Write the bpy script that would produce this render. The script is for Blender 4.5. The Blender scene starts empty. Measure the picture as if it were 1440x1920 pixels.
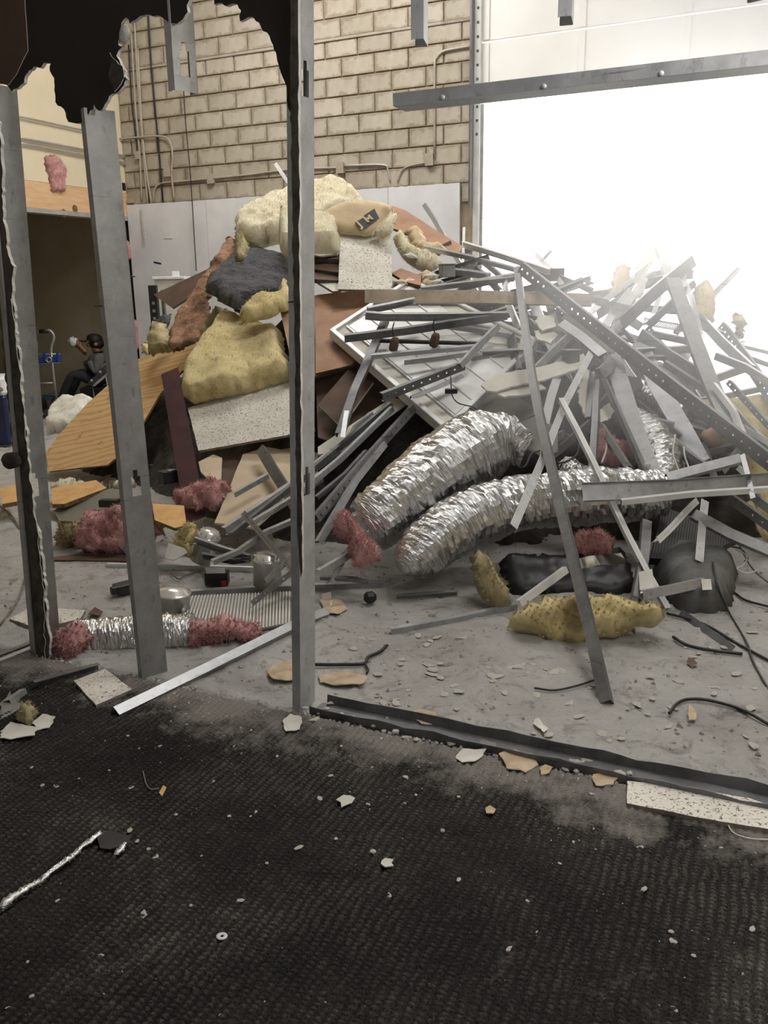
import bpy, bmesh, math, random
import numpy as np
from mathutils import Vector, Matrix, noise
from mathutils.geometry import tessellate_polygon
random.seed(7)
SC = bpy.context.scene
COL = SC.collection
R = math.radians

# ------------------------------------------------------------------ camera
F_PX, CX, CY = 1600.0, 720.0, 960.0            # focal length in pixels of the 1440x1920 frame
CAM = Vector((0, 0, 1.5))
ROT = Matrix.Rotation(R(90 - 14.8), 3, 'X') @ Matrix.Rotation(R(-0.9), 3, 'Z')
cd = bpy.data.cameras.new('camera')
cd.sensor_fit = 'AUTO'; cd.sensor_width = 36.0; cd.lens = F_PX / 1920.0 * 36.0
cd.clip_start = 0.05; cd.clip_end = 200
cam = bpy.data.objects.new('camera', cd)
cam.matrix_world = Matrix.Translation(CAM) @ ROT.to_4x4()
COL.objects.link(cam); SC.camera = cam

# ------------------------------------------------------------------ world and lights
wd = bpy.data.worlds.new('sky'); SC.world = wd; wd.use_nodes = True
bg = wd.node_tree.nodes['Background']
bg.inputs['Color'].default_value = (1.0, 0.985, 0.96, 1)     # overcast white sky seen through the big door
bg.inputs['Strength'].default_value = 9.0

U2 = Vector((math.cos(R(25)), -math.sin(R(25)), 0))           # along the back wall, to the right
N2 = Vector((-math.sin(R(25)), -math.cos(R(25)), 0))          # out of the back wall, into the hall
CORNER = Vector((-3.21, 11.565, 0))                             # corner of back wall and left wall
UP = Vector((0, 0, 1))
def WP(t, s, z): return CORNER + U2 * t + N2 * s + UP * z     # t along back wall, s out of it

def area(name, loc, sx, sy, power, color, direction):
    l = bpy.data.lights.new(name, 'AREA'); l.shape = 'RECTANGLE'; l.size = sx; l.size_y = sy
    l.energy = power; l.color = color
    o = bpy.data.objects.new(name, l); COL.objects.link(o); o.location = loc
    o.rotation_euler = Vector(direction).to_track_quat('-Z', 'Y').to_euler()
    return o
# skylights / high bay lamps in the hall roof, and daylight coming in at the door
area('hall_lamp', WP(3.3, 2.0, 5.7), 2.6, 1.0, 205, (1.0, 0.98, 0.95), -N2 * 0.22 - UP)
area('hall_lamp', WP(7.8, 4.2, 5.75), 2.6, 1.2, 205, (1.0, 0.985, 0.96), (0, 0, -1))

pl = bpy.data.lights.new('added_stud_lamp', 'POINT'); pl.energy = 62; pl.color = (1.0, 0.97, 0.93); pl.shadow_soft_size = 0.22   # unseen lamp added right of the camera to brighten the studs
po = bpy.data.objects.new('added_stud_lamp', pl); COL.objects.link(po)
po.location = Vector((-0.287, 2.860, 2.45)) + U2 * 1.85 + N2 * 0.5
dp = area('door_portal', WP(6.68, -0.02, 1.65), 3.84, 3.3, 1, (1, 1, 1), N2)      # only guides the sky light through the doorway
dp.data.cycles.is_portal = True

SC.view_settings.view_transform = 'Standard'
try: SC.view_settings.look = 'None'
except Exception: pass
SC.view_settings.gamma = 1.0
SC.view_settings.use_curve_mapping = False
SC.view_settings.exposure = -0.45
SC.cycles.use_denoising = True
SC.cycles.volume_bounces = 1
SC.cycles.max_bounces = 8
SC.cycles.diffuse_bounces = 4
SC.cycles.glossy_bounces = 4
SC.cycles.transparent_max_bounces = 12
SC.cycles.sample_clamp_indirect = 6.0

# ------------------------------------------------------------------ measuring: pixel of the photograph -> point in the hall
def ray(px, py):
    return (ROT @ Vector(((px - CX) / F_PX, -(py - CY) / F_PX, -1.0)))
def at_y(px, py, Y):
    d = ray(px, py); return CAM + d * (Y / d.y)
def at_z(px, py, z=0.0):
    d = ray(px, py); return CAM + d * ((z - CAM.z) / d.z)
def on_plane(px, py, p, n):
    d = ray(px, py); return CAM + d * ((p - CAM).dot(n) / d.dot(n))
SLOPE = 0.72
def on_heap(px, py, Y0):                                      # the sloping face of the heap, whose foot is at y = Y0
    d = ray(px, py)
    return CAM + d * ((SLOPE * (0 - Y0) - CAM.z) / (d.z - SLOPE * d.y))
def on_back(px, py, off=0.0): return on_plane(px, py, CORNER + N2 * off, N2)
def on_left(px, py, off=0.0): return on_plane(px, py, CORNER + U2 * off, U2)
PART0 = at_z(580, 1328)                                       # foot of the centre stud: the partition line runs through it
def on_part(px, py, off=0.0): return on_plane(px, py, PART0 + N2 * off, N2)
def at(px, py, spec):
    if spec == 'f': return at_z(px, py, 0.012)
    if spec == 'c': return at_z(px, py, 0.016)
    if spec == 'p': return on_part(px, py)
    if isinstance(spec, tuple):
        if spec[0] == 'y': return at_y(px, py, spec[1])
        if spec[0] == 'z': return at_z(px, py, spec[1])
    return on_heap(px, py, spec)
def view_depth(p): return -(ROT.transposed() @ (p - CAM)).z

# ------------------------------------------------------------------ materials
def newmat(name):
    m = bpy.data.materials.new(name); m.use_nodes = True
    nt = m.node_tree; b = nt.nodes['Principled BSDF']
    return m, nt, b
def nd(nt, t, **kw):
    n = nt.nodes.new(t)
    for k, v in kw.items(): setattr(n, k, v)
    return n
def rgba(c): return (c[0], c[1], c[2], 1.0)
def srgb(r, g, b):
    f = lambda c: (c / 255 / 12.92) if c / 255 <= 0.04045 else ((c / 255 + 0.055) / 1.055) ** 2.4
    return (f(r), f(g), f(b))
def ramp(nt, fac, stops):
    r = nd(nt, 'ShaderNodeValToRGB'); e = r.color_ramp.elements
    while len(e) < len(stops): e.new(0.5)
    for k, (p, c) in enumerate(stops): e[k].position = p; e[k].color = rgba(c)
    nt.links.new(fac, r.inputs['Fac']); return r
def coords(nt, kind='Object', scale=(1, 1, 1)):
    tc = nd(nt, 'ShaderNodeTexCoord'); mp = nd(nt, 'ShaderNodeMapping')
    mp.inputs['Scale'].default_value = scale
    nt.links.new(tc.outputs[kind], mp.inputs['Vector']); return mp.outputs['Vector']
def noise_tex(nt, vec, scale, detail=4, rough=0.6, dist=0.0):
    n = nd(nt, 'ShaderNodeTexNoise'); n.inputs['Scale'].default_value = scale
    n.inputs['Detail'].default_value = detail; n.inputs['Roughness'].default_value = rough
    n.inputs['Distortion'].default_value = dist
    nt.links.new(vec, n.inputs['Vector']); return n.outputs['Fac']
def bump(nt, b, fac, strength, dist=0.01, prev=None):
    bn = nd(nt, 'ShaderNodeBump'); bn.inputs['Strength'].default_value = strength
    bn.inputs['Distance'].default_value = dist
    nt.links.new(fac, bn.inputs['Height'])
    if prev: nt.links.new(prev, bn.inputs['Normal'])
    nt.links.new(bn.outputs['Normal'], b.inputs['Normal']); return bn.outputs['Normal']
def mix(nt, fac, a, bcol, mode='MIX'):
    m = nd(nt, 'ShaderNodeMix', data_type='RGBA', blend_type=mode)
    if isinstance(fac, float): m.inputs[0].default_value = fac
    else: nt.links.new(fac, m.inputs[0])
    for s, v in ((6, a), (7, bcol)):
        if isinstance(v, tuple): m.inputs[s].default_value = rgba(v)
        else: nt.links.new(v, m.inputs[s])
    return m.outputs[2]
def simple(name, c1, c2, rough=0.8, metal=0.0, scale=6, bs=0.0, bscale=None, bd=0.01, detail=5, lo=0.35, hi=0.65, stretch=(1, 1, 1), spec=None):
    m, nt, b = newmat(name)
    v = coords(nt, 'Object', stretch)
    f = noise_tex(nt, v, scale, detail)
    r = ramp(nt, f, [(lo, c1), (hi, c2)])
    nt.links.new(r.outputs['Color'], b.inputs['Base Color'])
    b.inputs['Roughness'].default_value = rough; b.inputs['Metallic'].default_value = metal
    if spec is not None: b.inputs['Specular IOR Level'].default_value = spec
    if bs: bump(nt, b, noise_tex(nt, v, bscale or scale * 4, 6, 0.65), bs, bd)
    return m
M = {}
def galv(name, c1, c2, r0, r1, perf=None, metal=0.55):
    m, nt, b = newmat(name)
    v = coords(nt, 'Object')
    f = noise_tex(nt, v, 9, 6, 0.7)
    r = ramp(nt, f, [(0.3, c1), (0.7, c2)])
    f2 = noise_tex(nt, v, 38, 4, 0.6)
    dust = ramp(nt, f2, [(0.55, (0, 0, 0)), (0.72, (1, 1, 1))])
    c = mix(nt, dust.outputs['Color'], r.outputs['Color'], tuple(x * 0.82 for x in c2))
    ln = ramp(nt, noise_tex(nt, coords(nt, 'Object', (2.2, 2.2, 46)), 1.0, 3, 0.6), [(0.30, (0.45, 0.45, 0.45)), (0.36, (1, 1, 1))])
    blot = ramp(nt, noise_tex(nt, coords(nt, 'Object', (26, 26, 14)), 1.0, 5, 0.7), [(0.30, (0.55, 0.56, 0.57)), (0.42, (1, 1, 1))])
    c = mix(nt, 0.8, c, ln.outputs['Color'], 'MULTIPLY'); c = mix(nt, 0.8, c, blot.outputs['Color'], 'MULTIPLY')
    nt.links.new(c, b.inputs['Base Color'])
    mr = nd(nt, 'ShaderNodeMapRange'); mr.inputs['To Min'].default_value = r0; mr.inputs['To Max'].default_value = r1
    nt.links.new(f, mr.inputs['Value']); nt.links.new(mr.outputs['Result'], b.inputs['Roughness'])
    b.inputs['Metallic'].default_value = metal
    bump(nt, b, noise_tex(nt, v, 22, 3), 0.12, 0.004)
    if perf:                                             # punched holes, in metres along (u) and across (v) the section
        pu, pv, rad, kind = perf
        tc = nd(nt, 'ShaderNodeTexCoord'); sp = nd(nt, 'ShaderNodeSeparateXYZ'); nt.links.new(tc.outputs['UV'], sp.inputs[0])
        def mth(op, a, bb=None):
            n = nd(nt, 'ShaderNodeMath', operation=op)
            for i, x in enumerate((a, bb)):
                if x is None: continue
                if isinstance(x, (int, float)): n.inputs[i].default_value = x
                else: nt.links.new(x, n.inputs[i])
            return n.outputs[0]
        def cell(x, p): return mth('MULTIPLY', mth('SUBTRACT', mth('FRACT', mth('DIVIDE', x, p)), 0.5), p)
        y = sp.outputs[1]
        if kind == 'rows':
            row = mth('MULTIPLY', mth('FLOOR', mth('DIVIDE', y, pv)), pu * 0.5)
            du = cell(mth('ADD', sp.outputs[0], row), pu); dv = cell(y, pv)
        else:
            du = cell(sp.outputs[0], pu); dv = mth('SUBTRACT', mth('ABSOLUTE', mth('SUBTRACT', y, 0.0)), pv)
        d = mth('SQRT', mth('ADD', mth('MULTIPLY', du, du), mth('MULTIPLY', dv, dv)))
        hole = mth('LESS_THAN', d, rad)
        tr = nd(nt, 'ShaderNodeBsdfTransparent'); ms = nd(nt, 'ShaderNodeMixShader')
        out = nt.nodes['Material Output']
        nt.links.new(hole, ms.inputs[0]); nt.links.new(b.outputs[0], ms.inputs[1]); nt.links.new(tr.outputs[0], ms.inputs[2])
        nt.links.new(ms.outputs[0], out.inputs['Surface'])
    return m
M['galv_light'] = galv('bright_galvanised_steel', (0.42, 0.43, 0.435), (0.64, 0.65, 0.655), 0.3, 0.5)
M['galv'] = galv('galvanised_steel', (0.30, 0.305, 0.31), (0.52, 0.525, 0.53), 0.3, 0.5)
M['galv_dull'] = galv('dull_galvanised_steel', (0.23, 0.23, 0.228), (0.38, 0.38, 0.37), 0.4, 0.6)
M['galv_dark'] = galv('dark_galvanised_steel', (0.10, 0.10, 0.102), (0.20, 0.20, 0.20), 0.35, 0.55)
M['galv_hole'] = galv('punched_steel', (0.12, 0.12, 0.12), (0.22, 0.22, 0.22), 0.4, 0.6, (0.062, 0.0, 0.0065, 'line'))
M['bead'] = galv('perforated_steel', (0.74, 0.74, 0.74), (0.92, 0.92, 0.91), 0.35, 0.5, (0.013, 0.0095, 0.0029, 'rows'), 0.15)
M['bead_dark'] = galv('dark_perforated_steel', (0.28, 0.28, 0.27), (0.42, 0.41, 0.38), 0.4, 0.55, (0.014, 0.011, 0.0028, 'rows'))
M['white_metal'] = simple('white_painted_metal', srgb(205, 205, 202), srgb(228, 228, 226), 0.35, 0.1, 5, 0.05)
M['tan_lit_metal'] = galv('tan_reflection_steel', srgb(150, 138, 120), srgb(186, 172, 150), 0.35, 0.55)  # reflection of the cream wall put into the steel's colour

def foil():
    m, nt, b = newmat('crinkled_foil')
    v = coords(nt, 'Object')
    b.inputs['Base Color'].default_value = (0.62, 0.62, 0.62, 1); b.inputs['Metallic'].default_value = 1.0
    b.inputs['Roughness'].default_value = 0.14
    v2 = coords(nt, 'UV', (46, 3.2, 1))
    p = bump(nt, b, noise_tex(nt, v2, 1.1, 6, 0.62, 0.5), 0.8, 0.012)
    vo = nd(nt, 'ShaderNodeTexVoronoi'); vo.inputs['Scale'].default_value = 26; nt.links.new(v, vo.inputs['Vector'])
    bump(nt, b, vo.outputs['Distance'], 0.16, 0.015, p)
    return m
M['foil'] = foil()
def fibre(name, c1, c2, c3, scale=9):
    m, nt, b = newmat(name)
    v = coords(nt, 'Object')
    f = noise_tex(nt, v, scale, 8, 0.7, 0.8)
    r = ramp(nt, f, [(0.28, c3), (0.45, c1), (0.68, c2)])
    st = ramp(nt, noise_tex(nt, v, 3.2, 7, 0.72, 0.6), [(0.30, (0.62, 0.55, 0.45)), (0.46, (1, 1, 1))])
    nt.links.new(mix(nt, 0.75, r.outputs['Color'], st.outputs['Color'], 'MULTIPLY'), b.inputs['Base Color'])
    b.inputs['Roughness'].default_value = 0.95
    b.inputs['Specular IOR Level'].default_value = 0.15
    b.inputs['Sheen Weight'].default_value = 0.25
    p = bump(nt, b, noise_tex(nt, v, 55, 8, 0.8, 1.5), 0.55, 0.012)
    bump(nt, b, noise_tex(nt, v, 14, 4, 0.6), 0.3, 0.02, p)
    return m
M['cream_fibre'] = fibre('cream_fibreglass', srgb(222, 212, 180), srgb(238, 230, 204), srgb(196, 182, 144))
M['yellow_fibre'] = fibre('yellow_fibreglass', srgb(208, 190, 134), srgb(228, 212, 162), srgb(164, 144, 94), 6)
M['olive_fibre'] = fibre('dirty_yellow_fibreglass', srgb(172, 158, 116), srgb(196, 182, 138), srgb(104, 92, 64), 7)
M['pink_fibre'] = fibre('pink_fibreglass', srgb(196, 142, 138), srgb(220, 174, 168), srgb(150, 100, 98), 10)
M['white_fibre'] = fibre('white_fibreglass', srgb(232, 230, 214), srgb(248, 246, 236), srgb(212, 206, 178))
def tile():
    m, nt, b = newmat('fissured_ceiling_tile')
    v = coords(nt, 'UV')
    f = noise_tex(nt, v, 75, 2, 0.6, 1.2)
    sp = ramp(nt, f, [(0.37, (0, 0, 0)), (0.42, (1, 1, 1))])
    big = noise_tex(nt, v, 3.5, 5)
    base = ramp(nt, big, [(0.3, srgb(196, 190, 176)), (0.7, srgb(222, 217, 206))])
    c = mix(nt, sp.outputs['Color'], srgb(112, 104, 92), base.outputs['Color'])
    nt.links.new(c, b.inputs['Base Color']); b.inputs['Roughness'].default_value = 0.9
    bump(nt, b, sp.outputs['Color'], 0.6, 0.003)
    return m
M['tile'] = tile()
M['tile_edge'] = simple('tile_core', srgb(120, 110, 95), srgb(150, 140, 122), 0.95, 0, 30, 0.4)
def plywood():
    m, nt, b = newmat('plywood_face')
    v = coords(nt, 'UV', (0.55, 3.2, 1))
    w = nd(nt, 'ShaderNodeTexWave', wave_type='BANDS', bands_direction='Y')
    w.inputs['Scale'].default_value = 1.7; w.inputs['Distortion'].default_value = 14; w.inputs['Detail'].default_value = 3
    w.inputs['Detail Scale'].default_value = 0.9
    nt.links.new(v, w.inputs['Vector'])
    r = ramp(nt, w.outputs['Fac'], [(0.03, srgb(178, 136, 92)), (0.22, srgb(208, 172, 124)), (1.0, srgb(220, 188, 142))])
    f = noise_tex(nt, coords(nt, 'UV', (2, 30, 1)), 3, 4)
    c = mix(nt, f, r.outputs['Color'], srgb(205, 165, 110))
    st = ramp(nt, noise_tex(nt, coords(nt, 'UV'), 5, 6, 0.7), [(0.30, (0.45, 0.36, 0.25)), (0.42, (1, 1, 1))])
    c = mix(nt, 1.0, c, st.outputs['Color'], 'MULTIPLY')
    nt.links.new(c, b.inputs['Base Color']); b.inputs['Roughness'].default_value = 0.65
    bump(nt, b, f, 0.15, 0.003); return m
M['plywood'] = plywood()
M['pine'] = simple('pine_timber', srgb(214, 172, 128), srgb(228, 192, 150), 0.7, 0, 3, 0.1, stretch=(1, 1, 8))
M['ply_edge'] = simple('plywood_edge', srgb(96, 76, 50), srgb(140, 112, 76), 0.9, 0, 60, 0.2)
M['board'] = simple('brown_hardboard', srgb(146, 112, 88), srgb(172, 134, 106), 0.75, 0, 4, 0.08)
M['board_dark'] = simple('dark_brown_board', srgb(78, 60, 48), srgb(100, 78, 62), 0.8, 0, 5, 0.1)
M['kraft'] = simple('kraft_paper', srgb(188, 164, 128), srgb(208, 186, 150), 0.7, 0, 5, 0.35, 9, 0.02)
M['kraft_red'] = simple('reddish_kraft_paper', srgb(178, 128, 94), srgb(200, 150, 112), 0.7, 0, 4, 0.5, 12, 0.02, stretch=(1, 1, 1))
M['kraft_red'] = simple('reddish_kraft_paper', srgb(104, 76, 56), srgb(186, 142, 112), 0.75, 0, 4, 0.9, 14, 0.05, 8, 0.34, 0.52)
M['beige'] = simple('beige_gypsum_face', srgb(188, 168, 140), srgb(206, 188, 160), 0.8, 0, 3, 0.08)
M['gypsum'] = simple('gypsum_core', srgb(196, 192, 184), srgb(226, 222, 214), 0.95, 0, 20, 0.5)
M['grey_gyp'] = simple('grey_gypsum_paper', srgb(118, 114, 109), srgb(140, 136, 130), 0.85, 0, 4, 0.1)
M['light_gyp'] = simple('light_gypsum_paper', srgb(186, 182, 172), srgb(214, 210, 200), 0.85, 0, 4, 0.12)
M['maroon'] = simple('maroon_paint', srgb(58, 28, 27), srgb(76, 38, 36), 0.4, 0, 10, 0.05)
M['black_paper'] = simple('black_vapour_facing', srgb(50, 50, 52), srgb(78, 78, 82), 0.55, 0, 7, 1.0, 14, 0.05)
M['black'] = simple('black_plastic', srgb(22, 22, 23), srgb(38, 38, 40), 0.45, 0, 8, 0.05)
M['dark_paint'] = simple('dark_brown_wall_paint', srgb(40, 33, 29), srgb(52, 43, 37), 0.85, 0, 3, 0.08)
M['brown_paint'] = simple('brown_wall_paint', srgb(72, 62, 54), srgb(92, 81, 70), 0.85, 0, 5, 0.1)
M['dark_paper'] = simple('torn_dark_paper', srgb(52, 46, 40), srgb(92, 84, 74), 0.95, 0, 14, 0.5)
M['canvas'] = simple('grey_canvas', srgb(84, 84, 82), srgb(112, 112, 108), 0.9, 0, 8, 0.4, 30, 0.01)
M['cream'] = simple('cream_wall_paint', srgb(222, 208, 178), srgb(230, 217, 188), 0.8, 0, 1.5, 0.03)
M['white_wall'] = simple('white_wallboard', srgb(216, 216, 218), srgb(231, 231, 232), 0.75, 0, 2, 0.03)
M['door_white'] = simple('white_door_panel', srgb(232, 230, 224), srgb(240, 238, 233), 0.6, 0, 2, 0.02)
def block():
    m, nt, b = newmat('painted_block')
    oi = nd(nt, 'ShaderNodeObjectInfo'); v = coords(nt, 'Object')
    geo = nd(nt, 'ShaderNodeNewGeometry'); pos = geo.outputs['Position']
    f = noise_tex(nt, v, 5, 6, 0.65)
    base = ramp(nt, f, [(0.25, srgb(162, 153, 138)), (0.6, srgb(189, 181, 166))])
    rr = ramp(nt, oi.outputs['Random'], [(0.0, (0.88, 0.87, 0.86)), (1.0, (1.03, 1.02, 1.0))])
    c = mix(nt, 1.0, base.outputs['Color'], rr.outputs['Color'], 'MULTIPLY')
    # grime smeared out of the joints
    tc = nd(nt, 'ShaderNodeTexCoord'); sp = nd(nt, 'ShaderNodeSeparateXYZ'); nt.links.new(tc.outputs['Generated'], sp.inputs[0])
    def mth(op, x, y=None):
        n = nd(nt, 'ShaderNodeMath', operation=op)
        for i, q in enumerate((x, y)):
            if q is None: continue
            if isinstance(q, (int, float)): n.inputs[i].default_value = q
            else: nt.links.new(q, n.inputs[i])
        return n.outputs[0]
    ex = mth('MULTIPLY', mth('SUBTRACT', 0.5, mth('ABSOLUTE', mth('SUBTRACT', sp.outputs[0], 0.5))), 0.39)
    ez = mth('MULTIPLY', mth('SUBTRACT', 0.5, mth('ABSOLUTE', mth('SUBTRACT', sp.outputs[2], 0.5))), 0.19)
    ed = mth('MINIMUM', ex, ez)
    wob = mth('MULTIPLY', mth('SUBTRACT', noise_tex(nt, pos, 9, 5, 0.7), 0.42), 0.16)
    dr = ramp(nt, mth('SUBTRACT', ed, wob), [(0.0, (0.74, 0.70, 0.65)), (0.022, (1, 1, 1))])
    c = mix(nt, 1.0, c, dr.outputs['Color'], 'MULTIPLY')
    big = ramp(nt, noise_tex(nt, pos, 0.9, 5, 0.65), [(0.36, (0.82, 0.79, 0.75)), (0.56, (1, 1, 1))])
    c = mix(nt, 1.0, c, big.outputs['Color'], 'MULTIPLY')
    nt.links.new(c, b.inputs['Base Color']); b.inputs['Roughness'].default_value = 0.85
    bump(nt, b, noise_tex(nt, v, 40, 5, 0.7), 0.25, 0.006); return m
M['block'] = block()
M['mortar'] = simple('dusty_mortar', srgb(128, 112, 92), srgb(160, 144, 120), 0.95, 0, 6, 0.4, 40, 0.01)
def concrete():
    m, nt, b = newmat('dusty_concrete')
    v = coords(nt, 'Object')
    f = noise_tex(nt, v, 1.3, 8, 0.68, 0.5)
    r = ramp(nt, f, [(0.25, srgb(156, 150, 143)), (0.42, srgb(194, 190, 184)), (0.66, srgb(220, 217, 212))])
    f2 = noise_tex(nt, v, 7, 8, 0.75, 1.0)
    st = ramp(nt, f2, [(0.34, (0.42, 0.40, 0.38)), (0.47, (1, 1, 1))])
    c = mix(nt, 0.8, r.outputs['Color'], st.outputs['Color'], 'MULTIPLY')
    nt.links.new(c, b.inputs['Base Color']); b.inputs['Roughness'].default_value = 0.9
    p = bump(nt, b, noise_tex(nt, v, 45, 8, 0.8), 0.9, 0.016)
    bump(nt, b, f2, 0.7, 0.03, p); return m
M['concrete'] = concrete()
def carpet():
    m, nt, b = newmat('looped_carpet')
    v = coords(nt, 'Object')
    f = noise_tex(nt, v, 1.7, 8, 0.72, 0.5)
    r = ramp(nt, f, [(0.42, srgb(60, 58, 55)), (0.58, srgb(78, 75, 71)), (0.80, srgb(138, 134, 127))])
    # plaster dust trodden in along the partition
    geo = nd(nt, 'ShaderNodeNewGeometry'); dt = nd(nt, 'ShaderNodeVectorMath', operation='DOT_PRODUCT')
    nt.links.new(geo.outputs['Position'], dt.inputs[0]); dt.inputs[1].default_value = N2
    m1 = nd(nt, 'ShaderNodeMath', operation='SUBTRACT'); nt.links.new(dt.outputs['Value'], m1.inputs[0]); m1.inputs[1].default_value = Vector((-0.287, 2.86, 0)).dot(N2)
    m2 = nd(nt, 'ShaderNodeMath', operation='MULTIPLY_ADD'); nt.links.new(noise_tex(nt, v, 3.0, 7, 0.75), m2.inputs[0]); m2.inputs[1].default_value = -1.3
    m3 = nd(nt, 'ShaderNodeMath', operation='ADD'); nt.links.new(m1.outputs[0], m3.inputs[0]); m3.inputs[1].default_value = 0.55
    nt.links.new(m3.outputs[0], m2.inputs[2])
    dd = ramp(nt, m2.outputs[0], [(0.0, (0.7, 0.7, 0.7)), (0.22, (0, 0, 0))])
    f2 = noise_tex(nt, v, 190, 3, 0.75)
    s2 = ramp(nt, f2, [(0.35, (0.35, 0.34, 0.33)), (0.62, (1.5, 1.47, 1.44))])
    c = mix(nt, 1.0, r.outputs['Color'], s2.outputs['Color'], 'MULTIPLY')
    # loop tops painted lighter and dusty, shade between the loops painted in by height
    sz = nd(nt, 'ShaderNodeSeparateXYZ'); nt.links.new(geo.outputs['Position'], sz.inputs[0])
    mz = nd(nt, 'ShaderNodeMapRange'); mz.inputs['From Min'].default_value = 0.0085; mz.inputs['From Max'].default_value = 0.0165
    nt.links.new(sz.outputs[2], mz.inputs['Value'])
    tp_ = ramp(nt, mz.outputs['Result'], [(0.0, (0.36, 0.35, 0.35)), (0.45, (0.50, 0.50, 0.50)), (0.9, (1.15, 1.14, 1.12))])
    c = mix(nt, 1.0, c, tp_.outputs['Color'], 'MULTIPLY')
    c = mix(nt, dd.outputs['Color'], c, srgb(150, 144, 136))
    pw = ramp(nt, noise_tex(nt, v, 4.5, 8, 0.8, 0.8), [(0.60, (0, 0, 0)), (0.82, (0.55, 0.55, 0.55))])
    c = mix(nt, pw.outputs['Color'], c, srgb(140, 134, 126))
    nt.links.new(c, b.inputs['Base Color']); b.inputs['Roughness'].default_value = 0.95
    b.inputs['Specular IOR Level'].default_value = 0.15
    bump(nt, b, f2, 0.8, 0.006); return m
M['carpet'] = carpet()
M['rubble'] = simple('rubble', srgb(42, 38, 35), srgb(86, 80, 74), 0.95, 0, 7, 0.8, 25, 0.04)
M['rubble_pale'] = simple('pale_rubble', srgb(120, 112, 102), srgb(190, 182, 170), 0.95, 0, 4, 0.4)
M['crumb'] = simple('plaster_crumb', srgb(160, 154, 144), srgb(205, 200, 190), 0.95, 0, 30, 0.4)
M['crumb_tan'] = simple('tan_paper_scrap', srgb(164, 142, 114), srgb(196, 176, 148), 0.9, 0, 14, 0.3)
M['conduit'] = simple('painted_conduit', srgb(166, 156, 140), srgb(190, 181, 164), 0.5, 0.2, 8, 0.03)
M['steel_pipe'] = galv('bare_conduit', (0.42, 0.41, 0.39), (0.60, 0.59, 0.56), 0.3, 0.45)
M['cable'] = simple('black_cable', srgb(24, 23, 22), srgb(40, 38, 36), 0.5, 0, 20)
M['wire_grey'] = simple('grey_wire', srgb(90, 84, 76), srgb(130, 122, 110), 0.7, 0, 20)
M['dark_room'] = simple('dark_olive_wall', srgb(176, 164, 136), srgb(188, 176, 148), 0.8, 0, 2, 0.03)
M['skin'] = simple('skin', srgb(150, 104, 80), srgb(170, 122, 96), 0.55, 0, 12)
M['shirt'] = simple('grey_shirt', srgb(92, 90, 88), srgb(112, 110, 106), 0.9, 0, 12, 0.2)
M['trousers'] = simple('dark_trousers', srgb(40, 42, 44), srgb(54, 56, 58), 0.9, 0, 12, 0.2)
M['hair'] = simple('dark_hair', srgb(24, 20, 18), srgb(34, 28, 24), 0.6, 0, 30)
M['blue'] = simple('blue_plastic', srgb(36, 62, 130), srgb(48, 78, 150), 0.4, 0, 5)
M['navy'] = simple('navy_plastic', srgb(20, 28, 66), srgb(28, 38, 84), 0.4, 0, 5)
M['teal'] = simple('teal_plastic', srgb(60, 100, 112), srgb(76, 118, 130), 0.5, 0, 5)
M['white'] = simple('white_plastic', srgb(220, 220, 218), srgb(236, 236, 234), 0.5, 0, 5)
M['orange_ply'] = simple('orange_particle_board', srgb(196, 150, 92), srgb(216, 172, 112), 0.75, 0, 12, 0.1)
M['red'] = simple('red_plastic', srgb(130, 30, 34), srgb(150, 40, 42), 0.5, 0, 8)
def grille(name, c1, c2, per, rad):
    m, nt, b = newmat(name)
    vo = nd(nt, 'ShaderNodeTexVoronoi'); vo.inputs['Scale'].default_value = 1.0 / per; vo.inputs['Randomness'].default_value = 0.0
    nt.links.new(coords(nt, 'UV'), vo.inputs['Vector'])
    r = ramp(nt, vo.outputs['Distance'], [(rad, c1), (rad + 0.08, c2)])
    nt.links.new(r.outputs['Color'], b.inputs['Base Color'])
    b.inputs['Metallic'].default_value = 0.3; b.inputs['Roughness'].default_value = 0.55
    bump(nt, b, r.outputs['Color'], 0.5, 0.004); return m
M['grille'] = grille('perforated_vent_sheet', srgb(44, 43, 40), srgb(150, 146, 132), 0.014, 0.30)
M['grille_dark'] = grille('dark_perforated_sheet', srgb(16, 16, 16), srgb(92, 92, 90), 0.014, 0.34)
# ------------------------------------------------------------------ builders
WL = {}                                                       # world location of every object that can be a parent
def finish(o, base, parent=None, label=None, cat=None, group=None, kind=None):
    COL.objects.link(o)
    if parent is not None:
        o.parent = parent; o.location = base - WL[parent.name]
    else: o.location = base
    WL[o.name] = Vector(base)
    if label: o['label'] = label
    if cat and parent is None: o['category'] = cat
    if group: o['group'] = group
    if kind: o['kind'] = kind
    return o
def empty(name, base, label, cat, group=None, kind=None):
    o = bpy.data.objects.new(name, None); o.empty_display_size = 0.1
    return finish(o, Vector(base), None, label, cat, group, kind)
def mesh_obj(name, verts, faces, mats, uvs=None, mi=None, smooth=False, base=None, **kw):
    vs = [Vector(v) for v in verts]
    if base is None:
        n = max(1, len(vs))
        base = Vector((sum(v.x for v in vs) / n, sum(v.y for v in vs) / n, min(v.z for v in vs)))
    me = bpy.data.meshes.new(name)
    me.from_pydata([v - base for v in vs], [], faces)
    if not isinstance(mats, (list, tuple)): mats = [mats]
    for m in mats: me.materials.append(m)
    if mi: me.polygons.foreach_set('material_index', mi)
    if smooth: me.polygons.foreach_set('use_smooth', [True] * len(me.polygons))
    if uvs:
        uv = me.uv_layers.new(name='UVMap')
        for l in me.loops: uv.data[l.index].uv = uvs[l.vertex_index]
    me.update()
    return finish(bpy.data.objects.new(name, me), base, **kw)
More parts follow.
